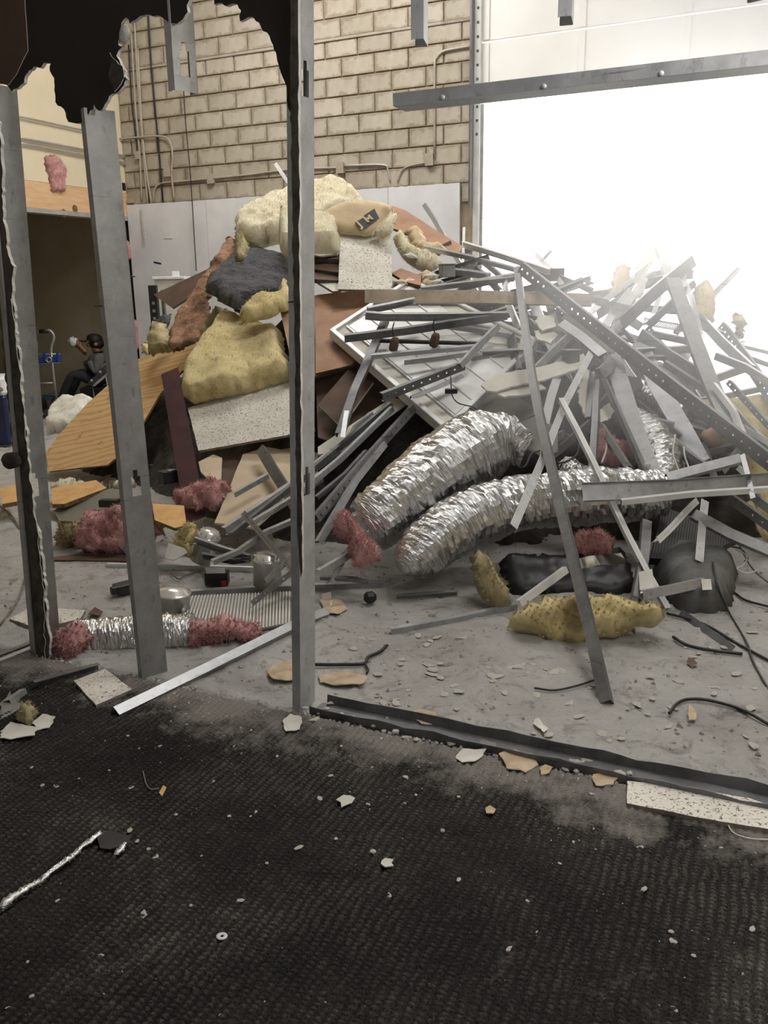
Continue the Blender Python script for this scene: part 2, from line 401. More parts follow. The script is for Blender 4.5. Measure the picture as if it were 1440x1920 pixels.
def frame_of(pts, e1=None):
    n = Vector((0, 0, 0)); c = sum(pts, Vector()) / len(pts)
    for i in range(len(pts)):
        a, b = pts[i] - c, pts[(i + 1) % len(pts)] - c
        n += a.cross(b)
    n.normalize()
    if n.dot(CAM - c) < 0: n = -n
    if e1 is None: e1 = pts[1] - pts[0]
    e1 = (e1 - n * e1.dot(n)).normalized()
    return c, n, e1, n.cross(e1)
def px_plane(px, three):
    a, b, c = [at(*t) for t in three]
    n = (b - a).cross(c - a).normalized()
    return [on_plane(x, y, a, n) for x, y in px]
def pts_of(px, spec):
    """outline given by photograph pixels; spec: a heap foot, 'f', ('y',d) or three (px,py,spec) points fixing its plane"""
    if isinstance(spec, list): return px_plane(px, spec)
    return [at(x, y, spec) for x, y in px]
def ragged(pts, step, amp, seed=0, keep=()):
    out = []; n = len(pts); c, nn, e1, e2 = frame_of(pts)
    for i in range(n):
        a, b = pts[i], pts[(i + 1) % n]; L = (b - a).length
        k = 1 if i in keep else max(1, int(L / step))
        d = (b - a).normalized().cross(nn)
        for j in range(k):
            p = a.lerp(b, j / k)
            if j and i not in keep:
                p = p + d * amp * (noise.noise(p * 23 + Vector((seed, 0, 0))) + 0.8 * noise.noise(p * 71 + Vector((0, seed, 0))))
            out.append(p)
    return out
def slab(name, pts, th, mat, edge=None, rag=None, back=None, **kw):
    """a board: outline of world points, thickness th away from the camera"""
    if rag: pts = ragged(pts, *rag)
    c, n, e1, e2 = frame_of(pts)
    k = len(pts)
    front = [p for p in pts]; rear = [p - n * th for p in pts]
    uv = [((p - pts[0]).dot(e1), (p - pts[0]).dot(e2)) for p in front] * 2
    nn = Vector((0, 0, 0))
    for i in range(k): nn += (pts[i] - c).cross(pts[(i + 1) % k] - c)
    f = list(range(k)); r = list(range(2 * k - 1, k - 1, -1))
    if nn.dot(n) < 0: f.reverse(); r.reverse()
    faces = [f, r]; mi = [0, 0]
    for i in range(k):
        j = (i + 1) % k
        faces.append([i, i + k, j + k, j] if nn.dot(n) > 0 else [j, j + k, i + k, i]); mi.append(1)
    mats = [mat, edge or mat]
    if back: mats.append(back); mi[1] = 2
    return mesh_obj(name, front + rear, faces, mats, uv, mi, **kw)
def box_pts(p, ex, ey, ez):
    vs = [p + ex * a + ey * b + ez * c for c in (0, 1) for b in (0, 1) for a in (0, 1)]
    fs = [(0, 2, 3, 1), (4, 5, 7, 6), (0, 1, 5, 4), (2, 6, 7, 3), (0, 4, 6, 2), (1, 3, 7, 5)]
    return vs, fs
def bevel_box(name, p, ex, ey, ez, mat, bev=0.004, **kw):
    vs, fs = box_pts(Vector(p), Vector(ex), Vector(ey), Vector(ez))
    if Vector(ex).cross(Vector(ey)).dot(Vector(ez)) < 0: fs = [tuple(reversed(f)) for f in fs]
    o = mesh_obj(name, vs, fs, mat, **kw)
    if bev:
        md = o.modifiers.new('bevel', 'BEVEL'); md.width = bev; md.segments = 1
    return o
def dist_poly(p, poly):
    best = 1e9; bp = None
    for i in range(len(poly)):
        a, b = poly[i], poly[(i + 1) % len(poly)]
        dx, dy = b[0] - a[0], b[1] - a[1]; L = dx * dx + dy * dy
        t = 0 if L == 0 else max(0, min(1, ((p[0] - a[0]) * dx + (p[1] - a[1]) * dy) / L))
        q = (a[0] + t * dx, a[1] + t * dy); d = math.hypot(p[0] - q[0], p[1] - q[1])
        if d < best: best = d; bp = q
    return best, bp
def inside(p, poly):
    r = False; n = len(poly); j = n - 1
    for i in range(n):
        xi, yi = poly[i]; xj, yj = poly[j]
        if (yi > p[1]) != (yj > p[1]) and p[0] < (xj - xi) * (p[1] - yi) / (yj - yi) + xi: r = not r
        j = i
    return r
def pillow(name, pts, thick, mat, back=0.02, edge=0.06, step=0.025, amp=0.012, freq=7.0, bend=None, fuzz=0, fuzz_len=0.02, fuzz_w=0.0014, mat2=None, **kw):
    """a soft body over an outline: batts, bags, wads, crumpled sheets"""
    c, n, e1, e2 = frame_of(pts)
    poly = [((p - c).dot(e1), (p - c).dot(e2)) for p in pts]
    x0 = min(p[0] for p in poly); x1 = max(p[0] for p in poly); y0 = min(p[1] for p in poly); y1 = max(p[1] for p in poly)
    step = max(step, math.sqrt((x1 - x0) * (y1 - y0) / 9000.0))
    nx = int((x1 - x0) / step) + 3; ny = int((y1 - y0) / step) + 3
    G = {}
    for i in range(nx):
        for j in range(ny):
            q = (x0 - step + i * step, y0 - step + j * step)
            if inside(q, poly): G[(i, j)] = q
    cells = [(i, j) for (i, j) in G if (i + 1, j) in G and (i, j + 1) in G and (i + 1, j + 1) in G]
    used = {}
    for (i, j) in cells:
        for k in ((i, j), (i + 1, j), (i + 1, j + 1), (i, j + 1)): used[k] = used.get(k, 0) + 1
    verts = []; uv = []; fi = {}; bi = {}; nv = Vector((len(name) % 17, len(pts), 3.1))
    for k, cnt in used.items():
        q = G[k]; d, bq = dist_poly(q, poly); bd = cnt < 4
        if bd and d < step * 1.8: q = bq; d = 0
        p = c + e1 * q[0] + e2 * q[1]
        pr = 1 - min(1.0, d / edge); pr = math.sqrt(max(0.0, 1 - pr * pr)) if not bd else 0.0
        nz = noise.fractal(p * freq, 0.9, 2.1, 4)
        w = n * (thick * pr + amp * nz * (0.4 + 0.6 * pr))
        if bd: w += (e1 * noise.noise(p * 31) + e2 * noise.noise(p * 37 + nv)) * amp * 0.9
        if bend: w += bend(q[0], q[1], n, e1, e2)
        fi[k] = len(verts); verts.append(p + w); uv.append(q)
        if bd: bi[k] = fi[k]
        else:
            wb = -n * back * pr
            if bend: wb += bend(q[0], q[1], n, e1, e2)
            bi[k] = len(verts); verts.append(p + wb); uv.append(q)
    faces = []; mi = []
    for (i, j) in cells:
        ks = ((i, j), (i + 1, j), (i + 1, j + 1), (i, j + 1))
        faces.append([fi[k] for k in ks]); mi.append(0)
        faces.append([bi[k] for k in reversed(ks)]); mi.append(1 if mat2 else 0)
    if not faces: raise ValueError('pillow too small: ' + name)
    o = mesh_obj(name, verts, faces, [mat] + ([mat2] if mat2 else []), uv, mi, True, **kw)
    if fuzz: fluff(o, fuzz, fuzz_len, mat, w=fuzz_w)
    return o
def fluff(o, count, ln, mat, name='loose_fibre', w=0.0014):
    """stray fibres standing off a batt: thin bent slivers, one child mesh"""
    me = o.data; rnd = random.Random(len(me.vertices))
    vs = []; fs = []
    ps = me.polygons
    for _ in range(count):
        f = ps[rnd.randrange(len(ps))]
        p = f.center.copy(); n = f.normal.copy()
        d = (n + Vector((rnd.uniform(-1, 1), rnd.uniform(-1, 1), rnd.uniform(-1, 1))) * 0.9).normalized()
        s = d.orthogonal().normalized(); s = Matrix.Rotation(rnd.uniform(0, 6.28), 3, d) @ s
        L = ln * rnd.uniform(0.4, 1.5)
        a = p - n * 0.004
        b = a + d * L * 0.6; c2 = b + (d + s * rnd.uniform(-0.8, 0.8)).normalized() * L * 0.5
        k = len(vs)
        vs += [a - s * w, a + s * w, b + s * w * 0.8, b - s * w * 0.8, c2]
        fs += [(k, k + 1, k + 2, k + 3), (k + 3, k + 2, k + 4)]
    m2 = bpy.data.meshes.new(name); m2.from_pydata(vs, [], fs); m2.materials.append(mat)
    c = bpy.data.objects.new(name, m2)
    return finish(c, WL[o.name], o, kind='stuff')
def spline(pts, vals, sub):
    """Catmull-Rom through points, with values carried along"""
    if sub <= 1 or len(pts) < 3: return pts, vals
    P = [pts[0] * 2 - pts[1]] + list(pts) + [pts[-1] * 2 - pts[-2]]
    op, ov = [], []
    for i in range(1, len(P) - 2):
        for k in range(sub):
            t = k / sub; a, b, c, d = P[i - 1], P[i], P[i + 1], P[i + 2]
            op.append(0.5 * ((2 * b) + (c - a) * t + (2 * a - 5 * b + 4 * c - d) * t * t + (3 * b - a - 3 * c + d) * t ** 3))
            ov.append(vals[i - 1] * (1 - t) + vals[i] * t)
    op.append(pts[-1]); ov.append(vals[-1]); return op, ov
def tube(name, pts, rad, mat, seg=8, sub=6, cap=True, amp=0.0, ridge=0.0, pitch=0.05, squash=1.0, smooth=True, jitter=0.0, **kw):
    if not isinstance(rad, (list, tuple)): rad = [rad] * len(pts)
    pts, rad = spline([Vector(p) for p in pts], list(rad), sub)
    L = 0.0; vs = []; uv = []; fs = []; ref = None
    for i, p in enumerate(pts):
        t = (pts[min(i + 1, len(pts) - 1)] - pts[max(i - 1, 0)]).normalized()
        if ref is None: ref = t.orthogonal().normalized() if abs(t.z) > 0.9 else UP.cross(t).normalized()
        ref = (ref - t * ref.dot(t)).normalized(); b = t.cross(ref)
        if i: L += (p - pts[i - 1]).length
        for k in range(seg):
            a = 2 * math.pi * k / seg
            o = ref * math.cos(a) + b * math.sin(a)
            r = rad[i]
            if amp: r += amp * noise.fractal((p + o * rad[i]) * 9, 0.9, 2.2, 4) + amp * 0.6 * noise.noise(Vector((L * 46, a * 1.5, 0)))
            if ridge: r += ridge * (0.5 + 0.5 * math.cos(2 * math.pi * (L / pitch + a / 6.283)))
            if jitter: r += random.uniform(-jitter, jitter)
            q = o * r
            if squash != 1.0: q.z *= squash
            vs.append(p + q); uv.append((L, k / seg))
    n = len(pts)
    for i in range(n - 1):
        for k in range(seg):
            k2 = (k + 1) % seg
            fs.append((i * seg + k, i * seg + k2, (i + 1) * seg + k2, (i + 1) * seg + k))
    if cap: fs.append(tuple(reversed(range(seg)))); fs.append(tuple(range((n - 1) * seg, n * seg)))
    return mesh_obj(name, vs, fs, mat, uv, None, smooth, **kw)
def lathe(name, base, prof, mat, axis=UP, seg=20, **kw):
    """profile of (radius, height) turned round an axis through base"""
    axis = Vector(axis).normalized(); e1 = axis.orthogonal().normalized(); e2 = axis.cross(e1); base = Vector(base)
    vs = []; fs = []
    for r, h in prof:
        for k in range(seg):
            a = 6.28318 * k / seg
            vs.append(base + axis * h + (e1 * math.cos(a) + e2 * math.sin(a)) * r)
    for i in range(len(prof) - 1):
        for k in range(seg):
            k2 = (k + 1) % seg
            fs.append((i * seg + k, i * seg + k2, (i + 1) * seg + k2, (i + 1) * seg + k))
    return mesh_obj(name, vs, fs, mat, None, None, True, **kw)

SECT = {   # cross-sections: (across, towards the viewer) in units of the web width w, or metres for the depth
    'stud':  lambda w: [(-w/2 + .007, -.032), (-w/2, -.032), (-w/2, 0), (w/2, 0), (w/2, -.032), (w/2 - .007, -.032)],
    'open':  lambda w: [(-w/2 + .007, .032), (-w/2, .032), (-w/2, 0), (w/2, 0), (w/2, .032), (w/2 - .007, .032)],
    'track': lambda w: [(-w/2, .030), (-w/2, 0), (w/2, 0), (w/2, .030)],
    'angle': lambda w: [(-w/2, -.028), (-w/2, 0), (w/2, 0)],
    'bead':  lambda w: [(-w/2, 0), (w/2, 0), (w/2 + .010, -.026)],
    'tee':   lambda w: [(-w/2, 0), (0, 0), (0, -.034), (0.003, -.034), (0.003, 0), (w/2, 0)],
    'strip': lambda w: [(-w/2, 0), (w/2, 0)],
    'hat':   lambda w: [(-w/2 - .012, -.022), (-w/2, -.022), (-w/4, 0), (w/4, 0), (w/2, -.022), (w/2 + .012, -.022)],
}
ENDS = {}
def member(name, kind, px, wpx, sp, mat, label, cat, roll=18, group=None, twist=0, parent=None, th=0.0022, curve=0):
    """a length of light steel section running through photograph points; sp = how deep each end lies"""
    if not isinstance(sp, list): sp = [sp, sp]
    A = at(px[0][0], px[0][1], sp[0]); B = at(px[-1][0], px[-1][1], sp[-1])
    if len(sp) == len(px) and len(sp) > 2: P = [at(x, y, s) for (x, y), s in zip(px, sp)]
    else:
        ya, yb = 1 / view_depth(A), 1 / view_depth(B); acc = [0.0]
        for i in range(1, len(px)): acc.append(acc[-1] + math.hypot(px[i][0] - px[i-1][0], px[i][1] - px[i-1][1]))
        P = []
        for (x, y), s in zip(px, acc):
            z = 1 / (ya + (yb - ya) * s / acc[-1]); d = ray(x, y); dc = -(ROT.transposed() @ d).z
            P.append(CAM + d * (z / dc))
    mid = (A + B) / 2; w = wpx * view_depth(mid) / F_PX
    if curve: P, _ = spline(P, [0] * len(P), curve)
    elif len(P) == 2:
        P = [P[0].lerp(P[1], k / 6) for k in range(7)]; L = (B - A).length
        o1, o2 = random.uniform(-.006, .006), random.uniform(-.006, .006); sd = (B - A).normalized().cross(CAM - mid).normalized()
        P = [p + sd * (o1 * math.sin(k / 6 * 3.14) + o2 * math.sin(k / 6 * 6.28)) * min(L, 2.0) + UP * 0 for k, p in enumerate(P)]
    sec = SECT[kind](w); m = len(sec); vs = []; uv = []; fs = []; Ld = 0
    arc = [0.0]
    for i in range(1, m): arc.append(arc[-1] + math.hypot(sec[i][0] - sec[i-1][0], sec[i][1] - sec[i-1][1]))
    jw = min(range(m), key=lambda i: abs(sec[i][0] + w/2) + abs(sec[i][1])); cen = arc[jw] + w / 2
    nP = len(P)
    for i, p in enumerate(P):
        t = (P[min(i + 1, nP - 1)] - P[max(i - 1, 0)]).normalized()
        v = CAM - p; n = (v - t * v.dot(t)).normalized()
        n = Matrix.Rotation(R(roll + twist * i / max(1, nP - 1)), 3, t) @ n
        u = t.cross(n)
        if i: Ld += (p - P[i - 1]).length
        for k, (a, b) in enumerate(sec):
            vs.append(p + u * a + n * b); uv.append((Ld, arc[k] - cen))
    for i in range(nP - 1):
        for k in range(m - 1):
            fs.append((i * m + k, i * m + k + 1, (i + 1) * m + k + 1, (i + 1) * m + k))
    o = mesh_obj(name, vs, fs, mat, uv, parent=parent, label=label, cat=cat, group=group)
    md = o.modifiers.new('sheet', 'SOLIDIFY'); md.thickness = th; md.offset = 0
    return o
def crumb_mesh(name, seed, flat, mat):
    rnd = random.Random(seed); bm = bmesh.new(); bmesh.ops.create_icosphere(bm, subdivisions=1, radius=1.0)
    for v in bm.verts:
        v.co *= rnd.uniform(0.65, 1.15); v.co.z *= flat
    zm = min(v.co.z for v in bm.verts)
    for v in bm.verts: v.co.z -= zm
    me = bpy.data.meshes.new(name); bm.to_mesh(me); bm.free(); me.materials.append(mat); return me
# ------------------------------------------------------------------ the setting
def quad(name, p, a, b, mat, kind='structure', parent=None, label=None, **kw):
    p = Vector(p); a = Vector(a); b = Vector(b)
    return mesh_obj(name, [p, p + a, p + a + b, p + b], [(0, 1, 2, 3)], mat, [(0, 0), (a.length, 0), (a.length, b.length), (0, b.length)],
                    kind=kind, parent=parent, label=label, **kw)
def wbox(name, t0, t1, s0, s1, z0, z1, mat, bev=0.0, **kw):
    return bevel_box(name, WP(t0, s0, z0), U2 * (t1 - t0), N2 * (s1 - s0), UP * (z1 - z0), mat, bev, **kw)
S_PART = (PART0 - CORNER).dot(N2); T_PART = (PART0 - CORNER).dot(U2)
DOOR_L, DOOR_R, DOOR_H = 4.76, 8.6, 3.30
HALL_T, HALL_S, HALL_H = 13.0, 12.6, 6.0

# floor: one slab, with real relief of crushed plaster where the photograph shows it
def heightfield(name, o, a, na, b, nb, fn, mat, **kw):
    A = np.linspace(0, 1, na); B = np.linspace(0, 1, nb)
    gx, gy = np.meshgrid(A, B)
    X = o.x + a.x * gx + b.x * gy; Y = o.y + a.y * gx + b.y * gy
    Z = o.z + fn(X, Y)
    co = np.stack([X, Y, Z], -1).reshape(-1, 3).astype(np.float32)
    base = Vector((float(co[:, 0].mean()), float(co[:, 1].mean()), 0.0))
    co -= np.array(base, np.float32)
    i = np.arange(na * nb).reshape(nb, na)
    q = np.stack([i[:-1, :-1], i[:-1, 1:], i[1:, 1:], i[1:, :-1]], -1).reshape(-1, 4)
    me = bpy.data.meshes.new(name)
    me.vertices.add(len(co)); me.vertices.foreach_set('co', co.ravel())
    me.loops.add(q.size); me.loops.foreach_set('vertex_index', q.ravel().astype(np.int32))
    me.polygons.add(len(q)); me.polygons.foreach_set('loop_start', np.arange(0, q.size, 4, dtype=np.int32))
    me.update(calc_edges=True); me.validate()
    me.polygons.foreach_set('use_smooth', np.ones(len(q), bool)); me.materials.append(mat)
    return finish(bpy.data.objects.new(name, me), base, **kw)
def vnoise(X, Y, cell, seed):
    r = np.random.RandomState(seed); T = r.rand(256, 256)
    x = X / cell; y = Y / cell; xi = np.floor(x).astype(int); yi = np.floor(y).astype(int)
    fx = x - xi; fy = y - yi; fx = fx * fx * (3 - 2 * fx); fy = fy * fy * (3 - 2 * fy)
    g = lambda i, j: T[(i) % 256, (j) % 256]
    return (g(xi, yi) * (1 - fx) + g(xi + 1, yi) * fx) * (1 - fy) + (g(xi, yi + 1) * (1 - fx) + g(xi + 1, yi + 1) * fx) * fy
def floor_h(X, Y):
    n = 0.5 * vnoise(X, Y, 0.31, 1) + 0.3 * vnoise(X, Y, 0.11, 2) + 0.25 * vnoise(X, Y, 0.045, 3) + 0.15 * vnoise(X, Y, 0.02, 4)
    chips = np.maximum(0, vnoise(X, Y, 0.06, 5) - 0.74) * 0.05
    h = (n - 0.6) * 0.014 + chips
    sc = (X - PART0.x) * N2.x + (Y - PART0.y) * N2.y                      # nothing stands up through the carpet
    return np.where(sc > 0.03, -0.02, h)
p0 = WP(-3.2, -0.6, -0.02)
quad('floor', WP(-3.6, -1.2, -0.03), N2 * (HALL_S + 1.4), U2 * (HALL_T + 4), M['concrete'])
fl = bpy.data.objects['floor']
heightfield('dusty_surface', WP(T_PART - 3.6, 1.2, 0.0), U2 * 7.0, 360, N2 * (S_PART - 1.2 + 0.9), 300, floor_h, M['concrete'], parent=fl)
quad('floor_outside', WP(-2, -0.15, -0.04), U2 * 16, N2 * -14, M['concrete'])

# carpet, with its looped ribs as real relief
def carpet_h(X, Y):
    # ribs run along N2; u across the ribs, v along them
    u = X * U2.x + Y * U2.y; v = X * N2.x + Y * N2.y
    u = u + 0.010 * (vnoise(u, v, 0.035, 21) - 0.5) + 0.012 * (vnoise(u, v, 0.16, 22) - 0.5)
    rib = np.abs(np.sin(np.pi * u / 0.024)) ** 1.6
    row = np.floor(u / 0.024)
    loop = np.abs(np.sin(np.pi * (v / 0.0145 + 0.5 * (row % 2) + 1.1 * vnoise(u, v, 0.05, 13))))
    wear = 0.35 + 0.5 * vnoise(u, v, 0.22, 11) + 0.45 * vnoise(u, v, 0.018, 14)
    return (0.010 * np.sqrt(rib) * (0.25 + 0.75 * np.sqrt(loop)) * wear + 0.002 * vnoise(u, v, 0.09, 12))
c0 = PART0 + N2 * 0.07 - U2 * 1.6 + UP * 0.006
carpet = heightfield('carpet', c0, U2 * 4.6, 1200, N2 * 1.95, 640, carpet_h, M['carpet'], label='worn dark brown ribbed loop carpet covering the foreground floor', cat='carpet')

# back wall: backing, then every block a part
back = wbox('wall_back', -0.2, DOOR_L - 0.12, -0.25, 0.0, 0, HALL_H, M['mortar'], kind='structure')
BW, BH, J = 0.397, 0.1953, 0.012
blk_meshes = []
def block_mesh(w):
    bm = bmesh.new(); vs, fs = box_pts(Vector((0, 0, 0)), U2 * w, N2 * 0.016, UP * (BH - J))
    bv = [bm.verts.new(v) for v in vs]
    for f in fs: bm.faces.new([bv[i] for i in reversed(f)])
    bmesh.ops.bevel(bm, geom=bm.edges[:], offset=0.005, segments=1, affect='EDGES')
    me = bpy.data.meshes.new('block'); bm.to_mesh(me); bm.free(); me.materials.append(M['block']); return me
full = block_mesh(BW - J); halves = {}
z = 2.36; row = 0; right_end = DOOR_L - 0.13
while z < 5.25:
    off = (0.0 if row % 2 else -BW / 2) - 0.05
    t = off
    while t < right_end:
        a = max(0.0, t); b = min(right_end, t + BW)
        if b - a > 0.06:
            w = round(b - a - J, 3)
            me = full if abs(w - (BW - J)) < 0.004 else halves.setdefault(w, block_mesh(w))
            o = bpy.data.objects.new('block', me)
            finish(o, WP(a, random.uniform(-0.004, 0.004), z), back)
        t += BW
    z += BH; row += 1
# white wallboard on the lower wall: sheets as parts
for k in range(4):
    a = 0.02 + k * 1.22; b = min(a + 1.215, DOOR_L - 0.25)
    o = slab('wallboard_sheet', ragged([WP(a, 0.055, 0.0), WP(b, 0.055, 0.0), WP(b, 0.055, 2.55), WP(a, 0.055, 2.55)], 0.05, 0.006, k, keep=(0, 1, 3)), 0.03, M['white_wall'], M['gypsum'], parent=back)
wbox('ledge', 0.0, right_end, 0, 0.03, 4.085, 4.115, M['block'], 0.004, parent=back)
wbox('wall_back_above', DOOR_L - 0.2, HALL_T, -0.25, 0, 4.9, HALL_H, M['mortar'], kind='structure')
wbox('wall_back_right', DOOR_R, HALL_T, -0.25, 0, 0, 4.9, M['mortar'], kind='structure')

# left wall with a timber-headed opening into a dark room
def opx(px, py, off=0.0):
    p = on_left(px, py, off); return ((p - CORNER).dot(N2), p.z)
OP0, OP1, OPH = 0.22, 2.5, 2.36
wl = wbox('wall_left', -0.16, 0, OP1, HALL_S, -0.05, HALL_H, M['cream'], kind='structure')
wbox('wall_left_over_opening', -0.16, 0, -0.2, OP1, OPH + 0.34, HALL_H, M['cream'], kind='structure')
lj = wbox('wall_left_jamb', -0.16, -0.03, -0.2, OP0 - 0.09, -0.05, OPH + 0.34, M['dark_paint'], kind='structure')
th = wbox('timber_header', -0.12, 0.012, -0.1, OP1 + 0.1, OPH + 0.05, OPH + 0.335, M['pine'], 0.004, label='pale bare timber header beam over the dark opening on the left', cat='beam')
wbox('metal_lip', -0.14, 0.03, -0.02, OP1, -0.05 + OPH + 0.05, OPH + 0.05, M['steel_pipe'], parent=th)
wbox('door_jamb_stud', -0.11, 0.0, OP0 - 0.09, OP0 - 0.05, 0, OPH, M['pine'], 0.003, label='narrow pale timber stud at the right side of the dark opening', cat='timber')
for k, (x, y) in enumerate([(118, 400), (139, 392)]):
    s_, z_ = opx(x, y)
    mesh_obj('knot', [WP(0.0135, s_ + 0.045 * math.cos(a), z_ + 0.05 * math.sin(a)) for a in [i * 0.785 for i in range(8)]], [tuple(range(8))], M['ply_edge'], parent=th)
# the dark room behind it
quad('wall_room_back', WP(-3.4, -1.6, -0.05), N2 * 6.5, UP * 3.2, M['dark_room'])
quad('wall_room_end', WP(-3.4, -0.25, -0.05), U2 * 3.3, UP * 3.2, M['dark_room'])
quad('wall_room_front', WP(-3.4, 4.2, -0.05), U2 * 3.3, UP * 3.2, M['dark_room'])
quad('ceiling_room', WP(-3.4, -0.25, 2.62), U2 * 3.3, N2 * 4.6, M['dark_room'])
# the rest of the hall shell
quad('ceiling', WP(-0.2, -0.3, HALL_H), U2 * (HALL_T + 0.4), N2 * (HALL_S + 0.4), M['white_wall'])
quad('wall_right', WP(HALL_T, -0.2, 0), N2 * (HALL_S + 0.2), UP * HALL_H, M['cream'])
quad('wall_front', WP(-0.2, HALL_S, 0), U2 * (HALL_T + 0.2), UP * HALL_H, M['cream'])
# the office the camera stands in: low ceiling, white walls that bounce light
quad('ceiling_office', WP(4.0, S_PART + 0.1, 2.75), U2 * 5.7, N2 * (HALL_S - S_PART - 0.15), M['white_wall'])
quad('wall_office_left', WP(4.0, S_PART + 0.9, 0), N2 * (HALL_S - S_PART - 0.95), UP * 2.75, M['white_wall'])
quad('wall_office_right', WP(9.7, S_PART + 0.1, 0), N2 * (HALL_S - S_PART - 0.15), UP * 2.75, M['white_wall'])
quad('wall_office_back', WP(4.0, S_PART + 5.2, 0), U2 * 5.7, UP * 2.75, M['white_wall'])

# ------------------------------------------------------------------ big door
od = empty('overhead_door', WP((DOOR_L + DOOR_R) / 2, -0.1, 3.3), 'white sectional overhead door raised above the blinding doorway', 'door')
for k, (z0, z1) in enumerate([(3.33, 3.875), (3.885, 4.43), (4.44, 4.98)]):
    wbox('door_section', DOOR_L - 0.05, DOOR_R + 0.1, -0.06, -0.015, z0, z1, M['door_white'], 0.006, parent=od)
    for i in range(5):
        t = DOOR_L + 0.0 + i * 0.97
        wbox('stile', t - 0.035, t + 0.035, -0.015, 0.0, z0 + 0.01, z1 - 0.01, M['door_white'], 0.003, parent=od)
tr = wbox('door_track', DOOR_L - 0.105, DOOR_L - 0.035, 0.0, 0.05, 0.0, 4.9, M['white_metal'], 0.004, label='upright white steel door track with bolt holes at the right end of the block wall', cat='door track')
for k in range(14):
    wbox('bolt', DOOR_L - 0.078, DOOR_L - 0.056, 0.05, 0.056, 3.0 + k * 0.13, 3.022 + k * 0.13, M['black'], parent=tr)
wbox('guide_rail', DOOR_L - 0.03, DOOR_L + 0.0, -0.02, 0.03, 0.0, 3.3, M['galv'], 0.003, parent=tr)
wbox('wall_door_jamb', DOOR_L - 0.13, DOOR_L - 0.11, -0.01, 0.12, 2.3, 5.0, M['galv_dark'], kind='structure')

# ------------------------------------------------------------------ conduits on the walls
def pipe(name, px, r, mat, wall, label, cat='conduit', off=0.03, **kw):
    f = on_back if wall == 'b' else on_left
    return tube(name, [f(x, y, off) for x, y in px], r, mat, 8, 5, label=label, cat=cat, **kw)
pipe('conduit', [(246, 60), (254, 200), (262, 290), (266, 378)], 0.012, M['conduit'], 'b', 'painted conduit riser nearest the wall corner, left of a pair')
pipe('conduit', [(252, 40), (259, 160), (270, 300), (277, 382)], 0.013, M['conduit'], 'b', 'middle painted conduit riser of three beside the wall corner')
pipe('conduit', [(258, 90), (267, 250), (276, 330), (285, 384)], 0.013, M['conduit'], 'b', 'painted conduit riser just left of the black speckled line')
pipe('black_cable', [(277, 20), (284, 130), (295, 250), (306, 384)], 0.011, M['cable'], 'b', 'black cable with pale clips running down the block wall near the corner', 'cable')
pipe('black_cable', [(241, 84), (247, 190), (255, 260), (259, 300)], 0.009, M['cable'], 'b', 'short black cable right beside the wall corner, ending at a small box', 'cable')
pipe('hanging_cable', [(343, 150), (348, 230), (357, 330), (368, 508)], 0.006, M['cable'], 'b', 'thin black cable hanging in front of white wallboard', 'cable', off=0.12)
pipe('conduit', [(208, 257), (228, 260), (240, 259), (297, 255), (316, 262), (323, 285), (322, 330), (327, 374)], 0.011, M['conduit'], 'b', 'conduit bending from the cream wall down to a square box', off=0.05)
pipe('conduit', [(287, 380), (290, 356), (302, 344), (340, 340), (392, 335), (470, 327), (545, 318), (640, 314)], 0.011, M['conduit'], 'b', 'long low conduit across the block wall above the wallboard')
pipe('conduit', [(640, 311), (715, 309), (727, 318), (731, 340)], 0.011, M['steel_pipe'], 'b', 'short steel conduit bending down right of the small wall box')
pipe('conduit', [(800, 305), (775, 309), (755, 318), (745, 340)], 0.009, M['conduit'], 'b', 'curved conduit running down left from the box near the door')
pipe('conduit', [(815, 295), (815, 130), (818, 110), (830, 97), (850, 92), (884, 86)], 0.013, M['conduit'], 'b', 'tall conduit bending right toward the door track')
pipe('conduit', [(30, 217), (90, 230), (155, 244)], 0.011, M['steel_pipe'], 'l', 'upper thin conduit on the cream wall')
pipe('conduit', [(33, 258), (90, 268), (160, 281), (225, 291), (243, 302), (256, 322), (263, 350), (264, 380)], 0.013, M['steel_pipe'], 'l', 'middle conduit on the cream wall, bending down at the corner')
pipe('conduit', [(35, 268), (90, 278), (160, 292), (222, 302), (240, 314), (252, 334), (258, 356), (259, 380)], 0.013, M['steel_pipe'], 'l', 'lowest conduit on the cream wall, bending down at the corner')
def jbox(px, py, w, h, label, name='junction_box', mat='conduit', wall='b'):
    p = on_back(px, py, 0.0) if wall == 'b' else on_left(px, py, 0.0)
    t = U2 if wall == 'b' else N2; n = N2 if wall == 'b' else U2
    o = bevel_box(name, p - t * w / 2 - UP * h / 2, t * w, n * 0.055, UP * h, M[mat], 0.004, label=label, cat='junction box')
    bevel_box('cover_plate', p - t * (w / 2 + 0.004) - UP * (h / 2 + 0.004) + n * 0.055, t * (w + 0.008), n * 0.004, UP * (h + 0.008), M[mat], 0, parent=o)
    return o
jbox(318, 322, 0.09, 0.115, 'square painted junction box below the bent conduit near the corner')
jbox(399, 336, 0.085, 0.10, 'small junction box on the long low conduit, left part')
jbox(641, 315, 0.085, 0.115, 'small junction box just right of the centre stud')
jbox(808, 300, 0.085, 0.115, 'junction box at the foot of the tall conduit')
jbox(262, 292, 0.055, 0.085, 'tiny painted box beside the riser conduits')
jbox(249, 377, 0.07, 0.05, 'small white box sitting on the wallboard edge at the corner')
for px, lab in ((232, 'black square hole in the cream wall next to the corner'), (76, 'small black square hole in the cream wall left of the pink patch')):
    s_, z_ = opx(px, 350 if px > 100 else 349)
    wbox('wall_opening_box', -0.01, 0.006, s_ - 0.03, s_ + 0.03, z_ - 0.045, z_ + 0.045, M['black'], 0.0, label=lab, cat='wall hole')
